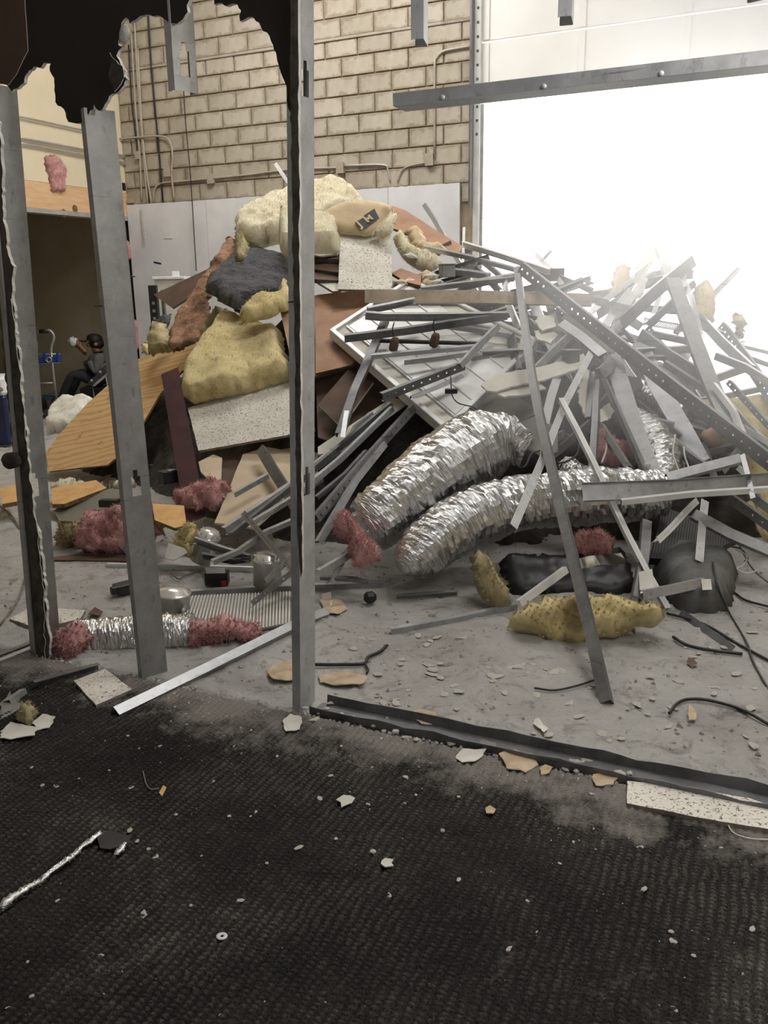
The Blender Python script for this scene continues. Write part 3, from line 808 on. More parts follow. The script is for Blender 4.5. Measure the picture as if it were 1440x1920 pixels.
pk = [(82, 294), (104, 290), (116, 300), (124, 322), (120, 345), (123, 360), (92, 362), (90, 335), (84, 315)]
pillow('torn_insulation', [on_left(x, y, 0.0) for x, y in pk], 0.06, M['pink_fibre'], 0.0, 0.05, 0.02, 0.03, 14, fuzz=300, label='pink insulation bulging from a torn hole in the cream wall', cat='insulation')
# torn dark gap with pink insulation at the wall corner
pillow('torn_insulation', [WP(-0.02, 0.02, 1.85), WP(-0.02, 0.12, 1.9), WP(-0.02, 0.14, 2.15), WP(-0.02, 0.02, 2.12)], 0.05, M['pink_fibre'], 0, 0.04, 0.018, 0.02, 14, label='pink insulation wisp in the dark corner gap, upper one', cat='insulation')
pillow('torn_insulation', [WP(-0.02, 0.02, 0.75), WP(-0.02, 0.12, 0.7), WP(-0.02, 0.16, 1.1), WP(-0.02, 0.02, 1.15)], 0.05, M['pink_fibre'], 0, 0.04, 0.018, 0.02, 14, label='pink insulation wisp in the dark corner gap, lower one', cat='insulation')
wb = [(186, 492), (301, 493)]
p = on_back(301, 493, 0.056)
slab('blue_tape', [on_back(288, 490, 0.058), on_back(302, 493, 0.058), on_back(302, 496, 0.058), on_back(288, 493, 0.058)], 0.002, M['navy'], label='short strip of blue tape on the white wallboard', cat='tape')
slab('wall_plate', [on_back(306, 426, 0.062), on_back(323, 425, 0.062), on_back(323, 447, 0.062), on_back(306, 447, 0.062)], 0.005, M['white'], label='blank white cover plate on the wallboard left of the hanging cable', cat='cover plate')
slab('hanging_strip', [on_back(262, 392, 0.07), on_back(266, 392, 0.07), on_back(273, 448, 0.11), on_back(270, 449, 0.11)], 0.006, M['light_gyp'], label='torn paper strip hanging on the wallboard near the corner', cat='paper')
# ------------------------------------------------------------------ the stripped partition between office and hall
def pp(px, py, off=0.0): return on_part(px, py, off)
def knock(name, px, spec_off, w, h, parent, mat='black'):
    """key-shaped service hole punched in a stud's web: dark recess with a narrower top"""
    pass
def cstud(name, bot, top, webdir, w, fl, label, kn=(), mat='galv', cat='stud', H=None, scr=()):
    """upright C stud from bot to top; the web spans webdir, its flanges turn away along -turn; key-shaped holes cut in the web"""
    A, B = Vector(bot), Vector(top); ax = (B - A).normalized(); L = (B - A).length
    u = (webdir - ax * webdir.dot(ax)).normalized(); n = u.cross(ax)
    if n.dot(CAM - A) < 0: n = -n
    vs = []; fs = []
    # web strip with holes: rows of (distance, hole half width)
    ys = [0.0]
    for k in kn: ys += [k - 0.055, k + 0.02, k + 0.045]
    ys.append(L); rows = sorted(set(ys))
    def hw(m):
        for k in kn:
            if k - 0.055 < m < k + 0.02: return 0.0185
            if k + 0.02 < m < k + 0.045: return 0.009
        return 0.0
    def V(y, x, d=0.0):
        vs.append(A + ax * y + u * x + n * d); return len(vs) - 1
    for y0, y1 in zip(rows[:-1], rows[1:]):
        h = hw((y0 + y1) / 2)
        nseg = max(1, int((y1 - y0) / 0.25)) if h == 0 else 1
        for q in range(nseg):
            a, b = y0 + (y1 - y0) * q / nseg, y0 + (y1 - y0) * (q + 1) / nseg
            for x0, x1 in ([(-w/2, w/2)] if h == 0 else [(-w/2, -h), (h, w/2)]):
                fs.append((V(a, x0), V(a, x1), V(b, x1), V(b, x0)))
    for sx in (-1, 1):
        x = sx * w / 2; xi = x - sx * 0.007
        fs.append((V(0, x), V(0, x, -fl), V(L, x, -fl), V(L, x)))
        fs.append((V(0, x, -fl), V(0, xi, -fl), V(L, xi, -fl), V(L, x, -fl)))
    o = mesh_obj(name, vs, fs, M[mat], label=label, cat=cat)
    bm = bmesh.new(); bm.from_mesh(o.data); bmesh.ops.remove_doubles(bm, verts=bm.verts, dist=1e-5)
    bmesh.ops.recalc_face_normals(bm, faces=bm.faces); bm.to_mesh(o.data); bm.free()
    md = o.modifiers.new('sheet', 'SOLIDIFY'); md.thickness = 0.0022; md.offset = 0
    for k, sx in scr:
        lathe('screw', A + ax * k + u * (sx * w / 2) - n * fl * 0.5, [(0.0, 0.0), (0.0022, 0.0), (0.0022, 0.026), (0.0, 0.03)], M['black'], u * sx, 6, parent=o)
    return o
def ncut(deg): return Matrix.Rotation(R(deg), 3, 'Z') @ N2
# centre stud: web seen on the right, flange with a strip of wallboard on the left
C_BOT, C_TOP = pp(577, 1326), pp(571, -30)
cs = cstud('metal_stud', C_BOT + UP * 0.004, C_TOP, ncut(-6), 0.092, 0.034, 'upright steel stud in the centre, running from the carpet edge out of the top', kn=(0.86, 2.11), scr=((1.45, 1), (1.0, -1), (1.9, -1), (0.5, -1)), mat='galv_light')
S_BOT, S_TOP = pp(291, 1268), pp(186, 205)
cstud('metal_stud', S_BOT + UP * 0.004, S_TOP, ncut(-24), 0.108, 0.034, 'leaning steel stud second from the left, torn wallboard above it', kn=(0.80,), scr=((0.85, -1), (1.45, 1), (1.55, -1)), mat='galv_dull')
L_BOT, L_TOP = pp(92, 1245), pp(2, 160)
cstud('metal_stud', L_BOT + UP * 0.004, L_TOP, ncut(-16), 0.118, 0.034, 'leftmost steel stud with ragged wallboard along its left edge', kn=(0.80,), mat='galv_dull')
# cut studs hanging from above
def stub(px, py, label, w=0.088, dz=0.75, rot=-18):
    b = pp(px, py); cstud('cut_stud', b, b + UP * dz, ncut(rot), w, 0.034, label, kn=(0.10,) if px < 400 else (), mat='galv_light')
stub(350, 172, 'cut-off steel stud hanging left of the centre stud')
stub(798, 80, 'cut-off steel stud hanging at the top, left of the doorway glare', 0.085, rot=14)
stub(1073, 38, 'cut-off steel stud hanging at the top over the door panels', 0.085, rot=10)
stub(1420, -6, 'cut-off steel stud end just showing at the top right corner', 0.07)
# header track
hd = empty('header_track', pp(1100, 165), 'long grey steel header track crossing the doorway glare at upper right', 'track')
h0, h1 = pp(737, 199), pp(1440, 122) + U2 * 1.1
dU = (h1 - h0).normalized()
def strip(name, a, b, wv, parent, mat, **kw):
    vs = [a, b, b + wv, a + wv]
    o = mesh_obj(name, vs, [(0, 1, 2, 3)], mat, [(0, 0), ((b - a).length, 0), ((b - a).length, .05), (0, .05)], parent=parent, **kw)
    md = o.modifiers.new('sheet', 'SOLIDIFY'); md.thickness = 0.002; md.offset = 0; return o
strip('near_flange', h0, h1, UP * 0.034, hd, M['galv_light'])
strip('web', h0 + UP * 0.001 + U2 * 0.0, h1, -N2 * 0.092, hd, M['galv'])
strip('far_flange', h0 - N2 * 0.092 + U2 * 0.0, h1 - N2 * 0.092, UP * 0.034, hd, M['galv_light'])
for k, x in enumerate((830, 1020, 1240)):
    q = pp(x, 199 - (x - 737) * 0.1095 - 6, 0.002)
    lathe('screw_hole', q, [(0.0, 0.0), (0.007, 0.0), (0.007, 0.002), (0.0, 0.002)], M['white_metal'], N2, 10, parent=hd)
# floor track on the right: U channel lying along the partition line
ft = empty('floor_track', PART0 + U2 * 0.9, 'bent dark steel floor track along the carpet edge', 'track')
a0 = PART0 + U2 * 0.03 + UP * 0.008; a1 = PART0 + U2 * 2.6 + UP * 0.008
def wavy(name, a, b, off, hgt, parent, mat, amp, seed, lean=0.0):
    vs = []; fs = []; k = 48
    for i in range(k + 1):
        p = a.lerp(b, i / k); s = noise.noise(Vector((i * 0.21, seed, 0)))
        s2 = noise.noise(Vector((i * 0.5, seed + 7, 0)))
        vs += [p + N2 * off, p + N2 * (off + lean + amp * s) + UP * hgt * (0.85 + 0.3 * s2)]
        if i: fs.append((2*i - 2, 2*i, 2*i + 1, 2*i - 1))
    o = mesh_obj(name, vs, fs, mat, parent=parent); md = o.modifiers.new('sheet', 'SOLIDIFY'); md.thickness = 0.002; md.offset = 0; return o
strip('web', a0 + N2 * 0.05, a1 + N2 * 0.05, -N2 * 0.096, ft, M['galv_dark'])
wavy('near_flange', a0, a1, 0.05, 0.036, ft, M['galv_dark'], 0.008, 1)
wavy('far_flange', a0 + U2 * 0.02, a1, -0.046, 0.04, ft, M['galv_dark'], 0.012, 3, -0.006)
# torn wallboard still hanging at the top left, painted dark on this side
TORN = [(-40, -60), (357, -60), (355, 0), (352, 22), (338, 40), (318, 44), (300, 30), (275, 27), (258, 34), (243, 44), (236, 33), (228, 42), (224, 60), (222, 85), (230, 88),
        (222, 95), (218, 105), (226, 120), (238, 148), (232, 160), (222, 172), (205, 180), (197, 195), (192, 205), (186, 208), (176, 195), (160, 215), (155, 230),
        (135, 230), (124, 220), (120, 205), (108, 198), (97, 140), (95, 118), (82, 118), (60, 130), (45, 155), (22, 172), (15, 162), (-40, 155)]
tw = slab('torn_wallboard', [pp(x, y, 0.04) for x, y in TORN], 0.014, M['dark_paint'], M['gypsum'], rag=(0.011, 0.013, 3), back=M['grey_gyp'],
          label='large dark torn wallboard sheet hanging at the upper left corner', cat='wallboard')
slab('flapping_paper', [pp(x, y, 0.055) for x, y in [(205, 98), (222, 120), (240, 148), (226, 158), (214, 172), (208, 160), (206, 130)]], 0.004, M['dark_paper'], M['gypsum'], rag=(0.012, 0.014, 5), parent=tw)
pillow('exposed_core', [pp(x, y, 0.034) for x, y in [(228, 42), (240, 46), (246, 70), (236, 84), (224, 86), (221, 66)]], 0.012, M['gypsum'], 0.0, 0.02, 0.008, 0.006, 30, parent=tw)
slab('exposed_paper', [pp(x, y, 0.044) for x, y in [(-40, -60), (40, -60), (50, 60), (52, 95), (30, 140), (15, 160), (-40, 150)]], 0.003, M['board_dark'], M['gypsum'], rag=(0.03, 0.008, 9), parent=tw)
TORN2 = [(398, -60), (552, -60), (552, 320), (546, 250), (541, 205), (538, 180), (530, 145), (520, 115), (512, 85), (500, 60), (480, 40), (465, 32), (450, 40), (452, 20), (445, 8), (415, 5), (402, 8)]
slab('torn_wallboard', [pp(x, y, 0.045) for x, y in TORN2], 0.014, M['dark_paint'], M['gypsum'], rag=(0.011, 0.010, 4), label='dark torn wallboard remnant on the left of the centre stud top', cat='wallboard')
slab('wallboard_strip', [pp(x, y, 0.062) for x, y in [(543, -40), (559, -40), (560, 200), (563, 700), (567, 1070), (564, 1085), (557, 1000), (552, 640), (547, 350), (545, 200)]], 0.013, M['dark_paper'], M['gypsum'], rag=(0.03, 0.005, 6),
     label='dark wallboard strip screwed along the centre stud, widened as shade over its flange', cat='wallboard')  # real strip, widened and darkened to paint the flange's shade
wsl = slab('wallboard_strip', [pp(x, y, 0.05) for x, y in [(-40, 150), (-2, 230), (8, 420), (14, 470), (26, 500), (22, 560), (32, 640), (38, 700), (40, 760), (46, 800), (56, 900), (66, 985), (76, 1030), (86, 1130), (92, 1210), (88, 1250), (66, 1246), (50, 1060), (36, 930), (22, 830), (10, 700), (0, 610), (-40, 500)]],
     0.014, M['brown_paint'], M['gypsum'], rag=(0.014, 0.012, 8), label='ragged dark wallboard strip along the leftmost stud', cat='wallboard')
slab('peeled_paper', [pp(x, y, 0.056) for x, y in [(20, 560), (36, 690), (44, 760), (50, 830), (60, 930), (74, 1040), (84, 1150), (84, 1240), (70, 1240), (62, 1090), (50, 950), (38, 850), (26, 740), (20, 640)]], 0.004, M['dark_paper'], M['light_gyp'], rag=(0.02, 0.010, 2), parent=wsl)
pillow('wallboard_flap', [pp(x, y, 0.07) for x, y in [(0, 858), (16, 846), (34, 848), (40, 862), (36, 876), (18, 878), (4, 872)]], 0.012, M['dark_paper'], 0.006, 0.03, 0.012, 0.01, 20, parent=wsl)
# ------------------------------------------------------------------ the heap: buried mound first
def mound():
    """the buried body of the heap, which the loose pieces lie on"""
    nx, ny = 120, 90
    vs = []; fs = []; uv = []
    X0, X1, Y0, Y1 = -2.9, 3.9, 4.3, 8.8
    for j in range(ny + 1):
        for i in range(nx + 1):
            x = X0 + (X1 - X0) * i / nx; y = Y0 + (Y1 - Y0) * j / ny
            foot = 4.9 + 1.15 * max(0, -x - 0.5) + 0.0 * x
            rise = SLOPE * (y - foot)
            top = 1.9 - 0.50 * max(0, x - 0.1) - 0.75 * max(0, -x - 0.8)
            backs = (8.4 - 0.30 * max(0, x) - y) * 0.95
            h = min(rise, top, backs, (3.6 - x) * 1.2)
            h += 0.14 * noise.fractal(Vector((x, y, 0)) * 2.2, 0.9, 2.1, 5) - 0.03
            vs.append(Vector((x, y, max(h, -0.05))))
    for j in range(ny):
        for i in range(nx):
            a = j * (nx + 1) + i; fs.append((a, a + 1, a + nx + 2, a + nx + 1))
    return mesh_obj('debris_mound', vs, fs, M['rubble'], None, None, True, base=Vector((0.3, 6.2, 0)), label='dark compacted rubble filling the inside of the demolition heap', cat='rubble', kind='stuff')
mound()
Y = lambda v: ('y', v)

# ---- sheets and boards (outline in photograph pixels, lying in a measured plane)
def board(name, px, plane, th, mat, edge, label, cat, **kw):
    return slab(name, pts_of(px, plane), th, M[mat], M[edge] if edge else None, label=label, cat=cat, **kw)
board('plywood_sheet', [(258, 673), (388, 637), (345, 692), (300, 738), (270, 790), (222, 855), (201, 872), (150, 877), (92, 884), (86, 850), (110, 815), (165, 755)],
      [(92, 884, Y(7.0)), (201, 872, Y(6.6)), (388, 637, Y(7.25))], 0.016, 'plywood', 'ply_edge', 'plywood sheet with wavy grain sloping down to the left of the heap', 'plywood')
board('maroon_board', [(302, 702), (334, 688), (387, 968), (349, 984)], [(302, 702, Y(5.55)), (334, 690, Y(5.6)), (387, 968, Y(4.95))], 0.035, 'maroon', 'light_gyp', 'maroon painted board standing on end in front of the plywood', 'board')
board('ceiling_tile', [(352, 765), (556, 708), (575, 703), (590, 806), (560, 812), (372, 845)], [(352, 765, 5.0), (590, 702, 4.7), (372, 845, 4.75)], 0.018, 'tile', 'tile_edge',
      'large speckled ceiling tile lying behind the maroon board', 'ceiling tile', rag=(0.05, 0.003, 2))
board('ceiling_tile', [(638, 440), (733, 441), (736, 545), (634, 542)], [(638, 440, 4.4), (733, 440, 4.4), (736, 545, 4.3)], 0.018, 'tile', 'tile_edge',
      'square speckled ceiling tile standing near the top of the heap', 'ceiling tile', rag=(0.04, 0.002, 5))
# edges of further tiles under the square one
for k, (q, lab) in enumerate([
    ([(556, 470), (638, 472), (640, 486), (560, 484)], 'dark board edge sticking out left of the square ceiling tile, topmost layer'),
    ([(556, 486), (640, 492), (642, 512), (558, 500)], 'dark board edge sticking out left of the square ceiling tile, middle layer'),
    ([(556, 502), (642, 515), (640, 526), (560, 522)], 'dark board edge sticking out left of the square ceiling tile, lowest layer')]):
    board('board_offcut', q, [(q[0][0], q[0][1], 4.5), (q[1][0], q[1][1], 4.5), (q[2][0], q[2][1], 4.42)], 0.03, 'board_dark', 'rubble', lab, 'board')
board('tile_offcut', [(594, 528), (636, 512), (640, 545), (624, 546)], [(594, 528, 4.45), (636, 512, 4.5), (640, 545, 4.4)], 0.018, 'light_gyp', 'tile_edge', 'pale tile corner under the square ceiling tile, left side', 'ceiling tile')
board('tile_offcut', [(560, 474), (600, 468), (632, 476), (600, 480)], [(560, 474, 4.4), (600, 468, 4.5), (632, 476, 4.4)], 0.012, 'light_gyp', 'tile_edge', 'thin pale sliver of tile left of the square ceiling tile', 'ceiling tile')
board('wooden_board', [(734, 512), (752, 503), (790, 517), (788, 535), (760, 528)], [(734, 512, 4.45), (752, 503, 4.5), (790, 517, 4.4)], 0.02, 'board', 'board_dark', 'brown board edge jutting out right of the square ceiling tile', 'board')
board('tile_offcut', [(734, 526), (786, 537), (782, 548), (736, 540)], [(734, 526, 4.42), (786, 537, 4.4), (782, 548, 4.38)], 0.02, 'grey_gyp', 'rubble', 'grey layered board end below the brown edge, right of the square tile', 'board')
board('brown_board', [(735, 386), (760, 394), (812, 428), (868, 462), (858, 476), (800, 452), (738, 428)], [(735, 386, 4.9), (868, 462, 4.8), (738, 428, 4.75)], 0.02, 'board', 'board_dark', 'long brown board sloping down right from the logo batt', 'board')
board('brown_hardboard', [(522, 567), (600, 552), (690, 543), (708, 556), (700, 640), (668, 685), (592, 706), (549, 690)], [(522, 567, 4.62), (708, 556, 4.55), (549, 690, 4.5)], 0.02, 'board', 'board_dark', 'large brown hardboard panel below the square ceiling tile', 'board')
board('brown_hardboard', [(592, 601), (612, 590), (690, 574), (668, 668), (660, 684), (592, 700)], [(592, 601, 4.42), (690, 574, 4.45), (592, 700, 4.36)], 0.02, 'board', 'board_dark', 'brown hardboard panel just right of the centre stud', 'board')
board('dark_board', [(592, 706), (668, 684), (735, 720), (745, 760), (680, 800), (640, 835), (596, 820)], [(592, 706, 4.7), (735, 720, 4.7), (640, 835, 4.55)], 0.02, 'board_dark', 'rubble', 'wide dark brown panel in shadow right of the centre stud', 'board')
board('dark_board', [(597, 757), (653, 692), (664, 700), (700, 716), (640, 800)], [(597, 757, 4.42), (653, 692, 4.42), (640, 800, 4.4)], 0.018, 'board_dark', 'light_gyp', 'small dark panel with a pale edge right of the centre stud', 'board')
board('dark_wedge_board', [(288, 552), (392, 503), (384, 530), (350, 560), (323, 577)], [(288, 552, Y(8.2)), (392, 503, Y(7.9)), (323, 577, Y(7.8))], 0.02, 'board_dark', 'grey_gyp', 'dark triangular board poking out left of the red kraft strip', 'board')
board('beige_board', [(455, 852), (500, 838), (560, 850), (562, 905), (500, 970), (478, 990), (402, 980), (436, 900)], [(455, 852, 4.75), (560, 850, 4.7), (402, 980, 4.45)], 0.014, 'beige', 'gypsum', 'beige wallboard leaning below the large ceiling tile', 'wallboard', rag=(0.06, 0.004, 3))
board('beige_board', [(372, 866), (400, 852), (416, 858), (414, 905), (392, 900), (376, 884)], [(372, 866, 4.75), (416, 858, 4.75), (414, 905, 4.6)], 0.014, 'beige', 'gypsum', 'small beige wallboard scrap right of the maroon board', 'wallboard')
board('beige_board', [(510, 846), (566, 836), (596, 850), (596, 900), (556, 910), (530, 880)], [(510, 846, 4.82), (596, 850, 4.8), (556, 910, 4.7)], 0.014, 'beige', 'gypsum', 'beige wallboard piece half behind the centre stud', 'wallboard')
board('dark_sheet', [(414, 858), (462, 846), (440, 930), (420, 960), (412, 930)], [(414, 858, 4.85), (462, 846, 4.85), (420, 960, 4.6)], 0.014, 'board_dark', 'rubble', 'dark sheet between two beige wallboard pieces', 'board')
board('grey_board', [(858, 732), (886, 684), (930, 716), (1000, 762), (1046, 806), (1046, 842), (1020, 856), (960, 822), (910, 790)], [(858, 732, 4.25), (886, 684, 4.3), (1046, 842, 3.95)], 0.016, 'grey_gyp', 'gypsum', 'grey wallboard panel behind the end of the upper foil duct', 'wallboard', rag=(0.05, 0.006, 7))
board('black_board', [(884, 690), (905, 668), (1000, 655), (1060, 700), (1110, 740), (1100, 830), (1040, 800), (960, 740)], [(884, 690, 4.55), (1000, 655, 4.55), (1100, 830, 4.3)], 0.02, 'black', 'rubble', 'black panel put in as the dark gap behind the grey wallboard', 'board')  # black panel fills in for the shaded hole
board('black_board', [(1150, 700), (1200, 708), (1206, 722), (1186, 738), (1160, 730)], [(1150, 700, 4.3), (1200, 708, 4.3), (1160, 730, 4.25)], 0.02, 'black', 'black', 'small pointed black panel right of the wide grey stud', 'board')
board('light_strip_board', [(596, 838), (735, 745), (768, 752), (700, 800), (610, 850), (596, 852)], [(596, 838, 4.4), (735, 745, 4.4), (610, 850, 4.32)], 0.012, 'light_gyp', 'gypsum', 'long pale board strip running up right of the centre stud', 'wallboard')
board('orange_board', [(0, 915), (30, 908), (34, 940), (4, 945)], [(0, 915, Y(5.9)), (30, 908, Y(6.0)), (4, 945, Y(5.55))], 0.03, 'orange_ply', 'ply_edge', 'orange particle board at the far left, left of the leftmost stud', 'board')
board('orange_board', [(97, 915), (180, 900), (200, 915), (120, 945), (98, 945)], [(97, 915, Y(5.9)), (200, 905, Y(6.0)), (98, 945, Y(5.6))], 0.03, 'orange_ply', 'ply_edge', 'orange particle board between the two left studs under white fluff', 'board')
board('orange_board', [(286, 944), (345, 948), (350, 985), (328, 990), (290, 975)], [(286, 944, 4.3), (345, 948, 4.3), (290, 975, 4.2)], 0.02, 'orange_ply', 'ply_edge', 'small orange board between pink heap and maroon board', 'board')
# white light fixture (troffer): pan, frame and lens
tp = [(618, 622), (768, 524), (1010, 640), (838, 812)]
plane = [(618, 622, 4.28), (768, 524, 4.4), (838, 812, 4.05)]
TP = pts_of(tp, plane)
tf = slab('light_fixture', TP, 0.05, M['light_gyp'], M['white_metal'], label='big white fluorescent light fixture lying tilted under the metal studs', cat='light fixture')
c_, n_, e1_, e2_ = frame_of(TP)
def inset(a, b, w0, w1):
    return [a + n_ * w0, b + n_ * w0, b + n_ * w1, a + n_ * w1]
for i in range(4):
    a, b = TP[i], TP[(i + 1) % 4]; d = (b - a).normalized(); inn = (c_ - (a + b) / 2); inn = (inn - d * inn.dot(d)).normalized()
    bevel_box('frame_rail', a + inn * 0.0, b - a, inn * 0.035, n_ * 0.02, M['white_metal'], 0.004, parent=tf)
d01 = TP[3] - TP[0]; d12 = TP[1] - TP[0]
for f in (0.14, 0.36, 0.58, 0.80):
    bevel_box('inner_rib', TP[0] + d12 * f + d01 * 0.04, d01 * 0.92, d12.normalized() * 0.016, n_ * 0.014, M['white_metal'], 0.003, parent=tf)
slab('lens_panel', [TP[0] + d12 * 0.17 + d01 * 0.05 + n_ * 0.006, TP[0] + d12 * 0.95 + d01 * 0.05 + n_ * 0.006, TP[0] + d12 * 0.95 + d01 * 0.95 + n_ * 0.006, TP[0] + d12 * 0.17 + d01 * 0.95 + n_ * 0.006], 0.003, M['white_metal'], parent=tf)

# ---- insulation
def soft(name, px, spec, thick, mat, label, cat='insulation', **kw):
    m2 = kw.pop('mat2', None)
    return pillow(name, pts_of(px, spec), thick, M[mat], mat2=M[m2] if m2 else None, label=label, cat=cat, **kw)
soft('fibreglass_batt', [(440, 412), (454, 400), (500, 378), (548, 362), (592, 350), (628, 345), (655, 352), (680, 374), (660, 392), (610, 410), (560, 432), (520, 440), (480, 450), (448, 448), (442, 440)],
     [(438, 412, 4.9), (640, 344, 4.9), (560, 432, 4.72)], 0.10, 'cream_fibre', 'cream fibreglass batt draped over the top of the heap', edge=0.10, amp=0.035, back=0.12, fuzz=3500, fuzz_len=0.03)
soft('fibreglass_batt', [(440, 440), (466, 436), (468, 462), (460, 490), (448, 505), (440, 480)], 4.78, 0.05, 'olive_fibre', 'ragged yellow end of batt hanging down at the top left of the heap', edge=0.05, amp=0.03, fuzz=500, fuzz_len=0.03)
bb = [at(525, 412, 4.5), at(638, 430, 4.4), at(638, 473, 4.36), at(524, 474, 4.44)]
soft('fibreglass_block', [(524, 414), (560, 418), (600, 424), (637, 431), (639, 450), (638, 473), (590, 476), (550, 478), (527, 474), (522, 440)], [(524, 414, 4.5), (637, 431, 4.42), (527, 474, 4.42)], 0.15, 'cream_fibre',
     'small block of cream batt left of the square ceiling tile', edge=0.03, amp=0.014, back=0.08, fuzz=900, fuzz_len=0.02)
kb = soft('logo_batt', [(594, 406), (620, 388), (645, 378), (690, 375), (728, 382), (736, 392), (720, 410), (702, 432), (690, 441), (640, 436), (610, 428), (594, 424)],
     [(594, 424, Y(7.05)), (645, 378, Y(7.16)), (702, 432, Y(6.95))], 0.03, 'kraft', 'kraft faced batt with printed black logo on top of the heap', edge=0.05, amp=0.007, back=0.10, mat2='cream_fibre')
soft('batt_edge', [(692, 443), (708, 431), (726, 411), (738, 392), (744, 402), (742, 422), (732, 440), (714, 447)], [(690, 442, Y(6.92)), (704, 431, Y(6.93)), (737, 388, Y(7.03))], 0.035, 'cream_fibre', None, None, edge=0.04, amp=0.015, fuzz=500, fuzz_len=0.02, parent=kb)
# printed logo on the kraft facing: two dark tilted tablets with pale letters
def logo():
    c3 = [(594, 424, Y(7.05)), (645, 378, Y(7.16)), (702, 432, Y(6.95))]
    a, b, c = [at(*t) for t in c3]; n = (b - a).cross(c - a).normalized()
    if n.dot(CAM - a) < 0: n = -n
    L = lambda x, y: on_plane(x, y, a + n * 0.041, n)
    for k, q in enumerate(([(665, 417), (681, 408), (691, 424), (675, 433)], [(682, 404), (702, 391), (711, 409), (691, 423)])):
        slab('printed_tablet', [L(*p) for p in q], 0.002, M['board_dark'] if 0 else M['black'], parent=kb)
    for ch, (x, y), h in (('J', (676, 427), 0.066), ('M', (689, 418), 0.056)):
        cu = bpy.data.curves.new('logo_letter', 'FONT'); cu.body = ch; cu.size = h * 1.38; cu.extrude = 0.001; cu.offset = 0.003
        cu.materials.append(M['kraft'])
        tmp = bpy.data.objects.new('logo_letter_curve', cu); COL.objects.link(tmp)
        bpy.context.view_layer.update()
        me = bpy.data.meshes.new_from_object(tmp.evaluated_get(bpy.context.evaluated_depsgraph_get()))
        bpy.data.objects.remove(tmp); bpy.data.curves.remove(cu)
        me.materials.clear(); me.materials.append(M['kraft']); me.name = 'logo_letter'
        o = bpy.data.objects.new('logo_letter', me)
        xx = (L(700, 394) - L(682, 406)).normalized(); yy = n.cross(xx)
        base = L(x, y) + n * 0.003
        finish(o, base, kb)
        o.rotation_euler = Matrix((xx, yy, n)).transposed().to_euler()
logo()
soft('fibreglass_batt', [(738, 442), (750, 436), (764, 450), (775, 470), (800, 478), (826, 486), (828, 500), (806, 508), (784, 505), (760, 490), (744, 466)], 4.5, 0.08, 'cream_fibre', 'fluffy cream batt curling down right of the square ceiling tile', edge=0.07, amp=0.025, fuzz=900, fuzz_len=0.03, back=0.05)
soft('kraft_scrap', [(756, 425), (790, 432), (800, 455), (840, 468), (828, 480), (790, 476), (768, 452)], 4.65, 0.05, 'kraft', 'crumpled kraft paper behind the curling cream batt', 'paper', edge=0.04, amp=0.04)
soft('kraft_scrap', [(786, 510), (806, 506), (818, 520), (812, 542), (794, 548), (786, 530)], 4.42, 0.05, 'kraft', 'small torn kraft scrap right of the brown board edge', 'paper', edge=0.03, amp=0.035)
soft('kraft_strip', [(424, 446), (432, 434), (437, 448), (446, 462), (438, 485), (418, 520), (402, 545), (392, 565), (396, 600), (380, 640), (345, 652), (312, 652), (318, 618), (335, 580), (352, 555), (385, 510), (405, 480)],
     [(424, 440, Y(7.7)), (446, 470, Y(7.5)), (312, 652, Y(7.0))], 0.02, 'kraft_red', 'long torn reddish kraft strip running down the left of the heap', 'paper', edge=0.06, amp=0.03, freq=5, back=0.02)
soft('torn_batt', [(285, 640), (300, 600), (318, 620), (322, 650), (380, 642), (392, 598), (420, 575), (428, 592), (392, 640), (330, 660), (280, 668)], [(285, 640, Y(7.3)), (428, 580, Y(7.1)), (280, 668, Y(7.2))], 0.09, 'olive_fibre', 'torn dirty batt with stains under the reddish kraft strip', edge=0.05, amp=0.04, fuzz=500)
soft('black_facing', [(280, 625), (300, 598), (322, 585), (318, 612), (296, 628), (292, 660), (278, 664)], [(280, 625, Y(7.5)), (322, 585, Y(7.5)), (278, 664, Y(7.3))], 0.03, 'black_paper', 'black facing curled at the lower left of the reddish kraft strip', 'paper', edge=0.03, amp=0.03)
soft('fibreglass_batt', [(350, 690), (372, 660), (395, 625), (420, 590), (430, 580), (445, 600), (490, 612), (528, 625), (534, 660), (546, 690), (548, 708), (500, 722), (440, 735), (350, 750), (340, 735), (344, 708)],
     [(350, 690, 5.0), (430, 580, 5.2), (546, 690, 4.75)], 0.10, 'yellow_fibre', 'big yellow fibreglass batt in the middle left of the heap', edge=0.08, amp=0.035, freq=5, fuzz=3000, fuzz_len=0.02, back=0.08)
bk = soft('black_faced_batt', [(384, 545), (392, 524), (408, 508), (430, 490), (465, 474), (500, 470), (528, 480), (552, 492), (556, 520), (556, 552), (520, 560), (488, 566), (462, 574), (450, 590), (430, 575), (412, 563), (398, 552)],
     [(384, 545, 4.95), (500, 470, 4.95), (450, 590, 4.72)], 0.09, 'black_paper', 'black faced batt bulging left of the centre stud', edge=0.13, amp=0.035, freq=6, back=0.08)
soft('batt_underside', [(448, 592), (462, 574), (490, 562), (520, 556), (535, 528), (540, 526), (550, 550), (554, 572), (520, 590), (490, 600), (466, 606), (452, 600)], [(448, 592, 4.6), (535, 540, 4.65), (490, 602, 4.52)], 0.08, 'yellow_fibre', None, None, edge=0.06, amp=0.035, fuzz=600, fuzz_len=0.03, parent=bk)
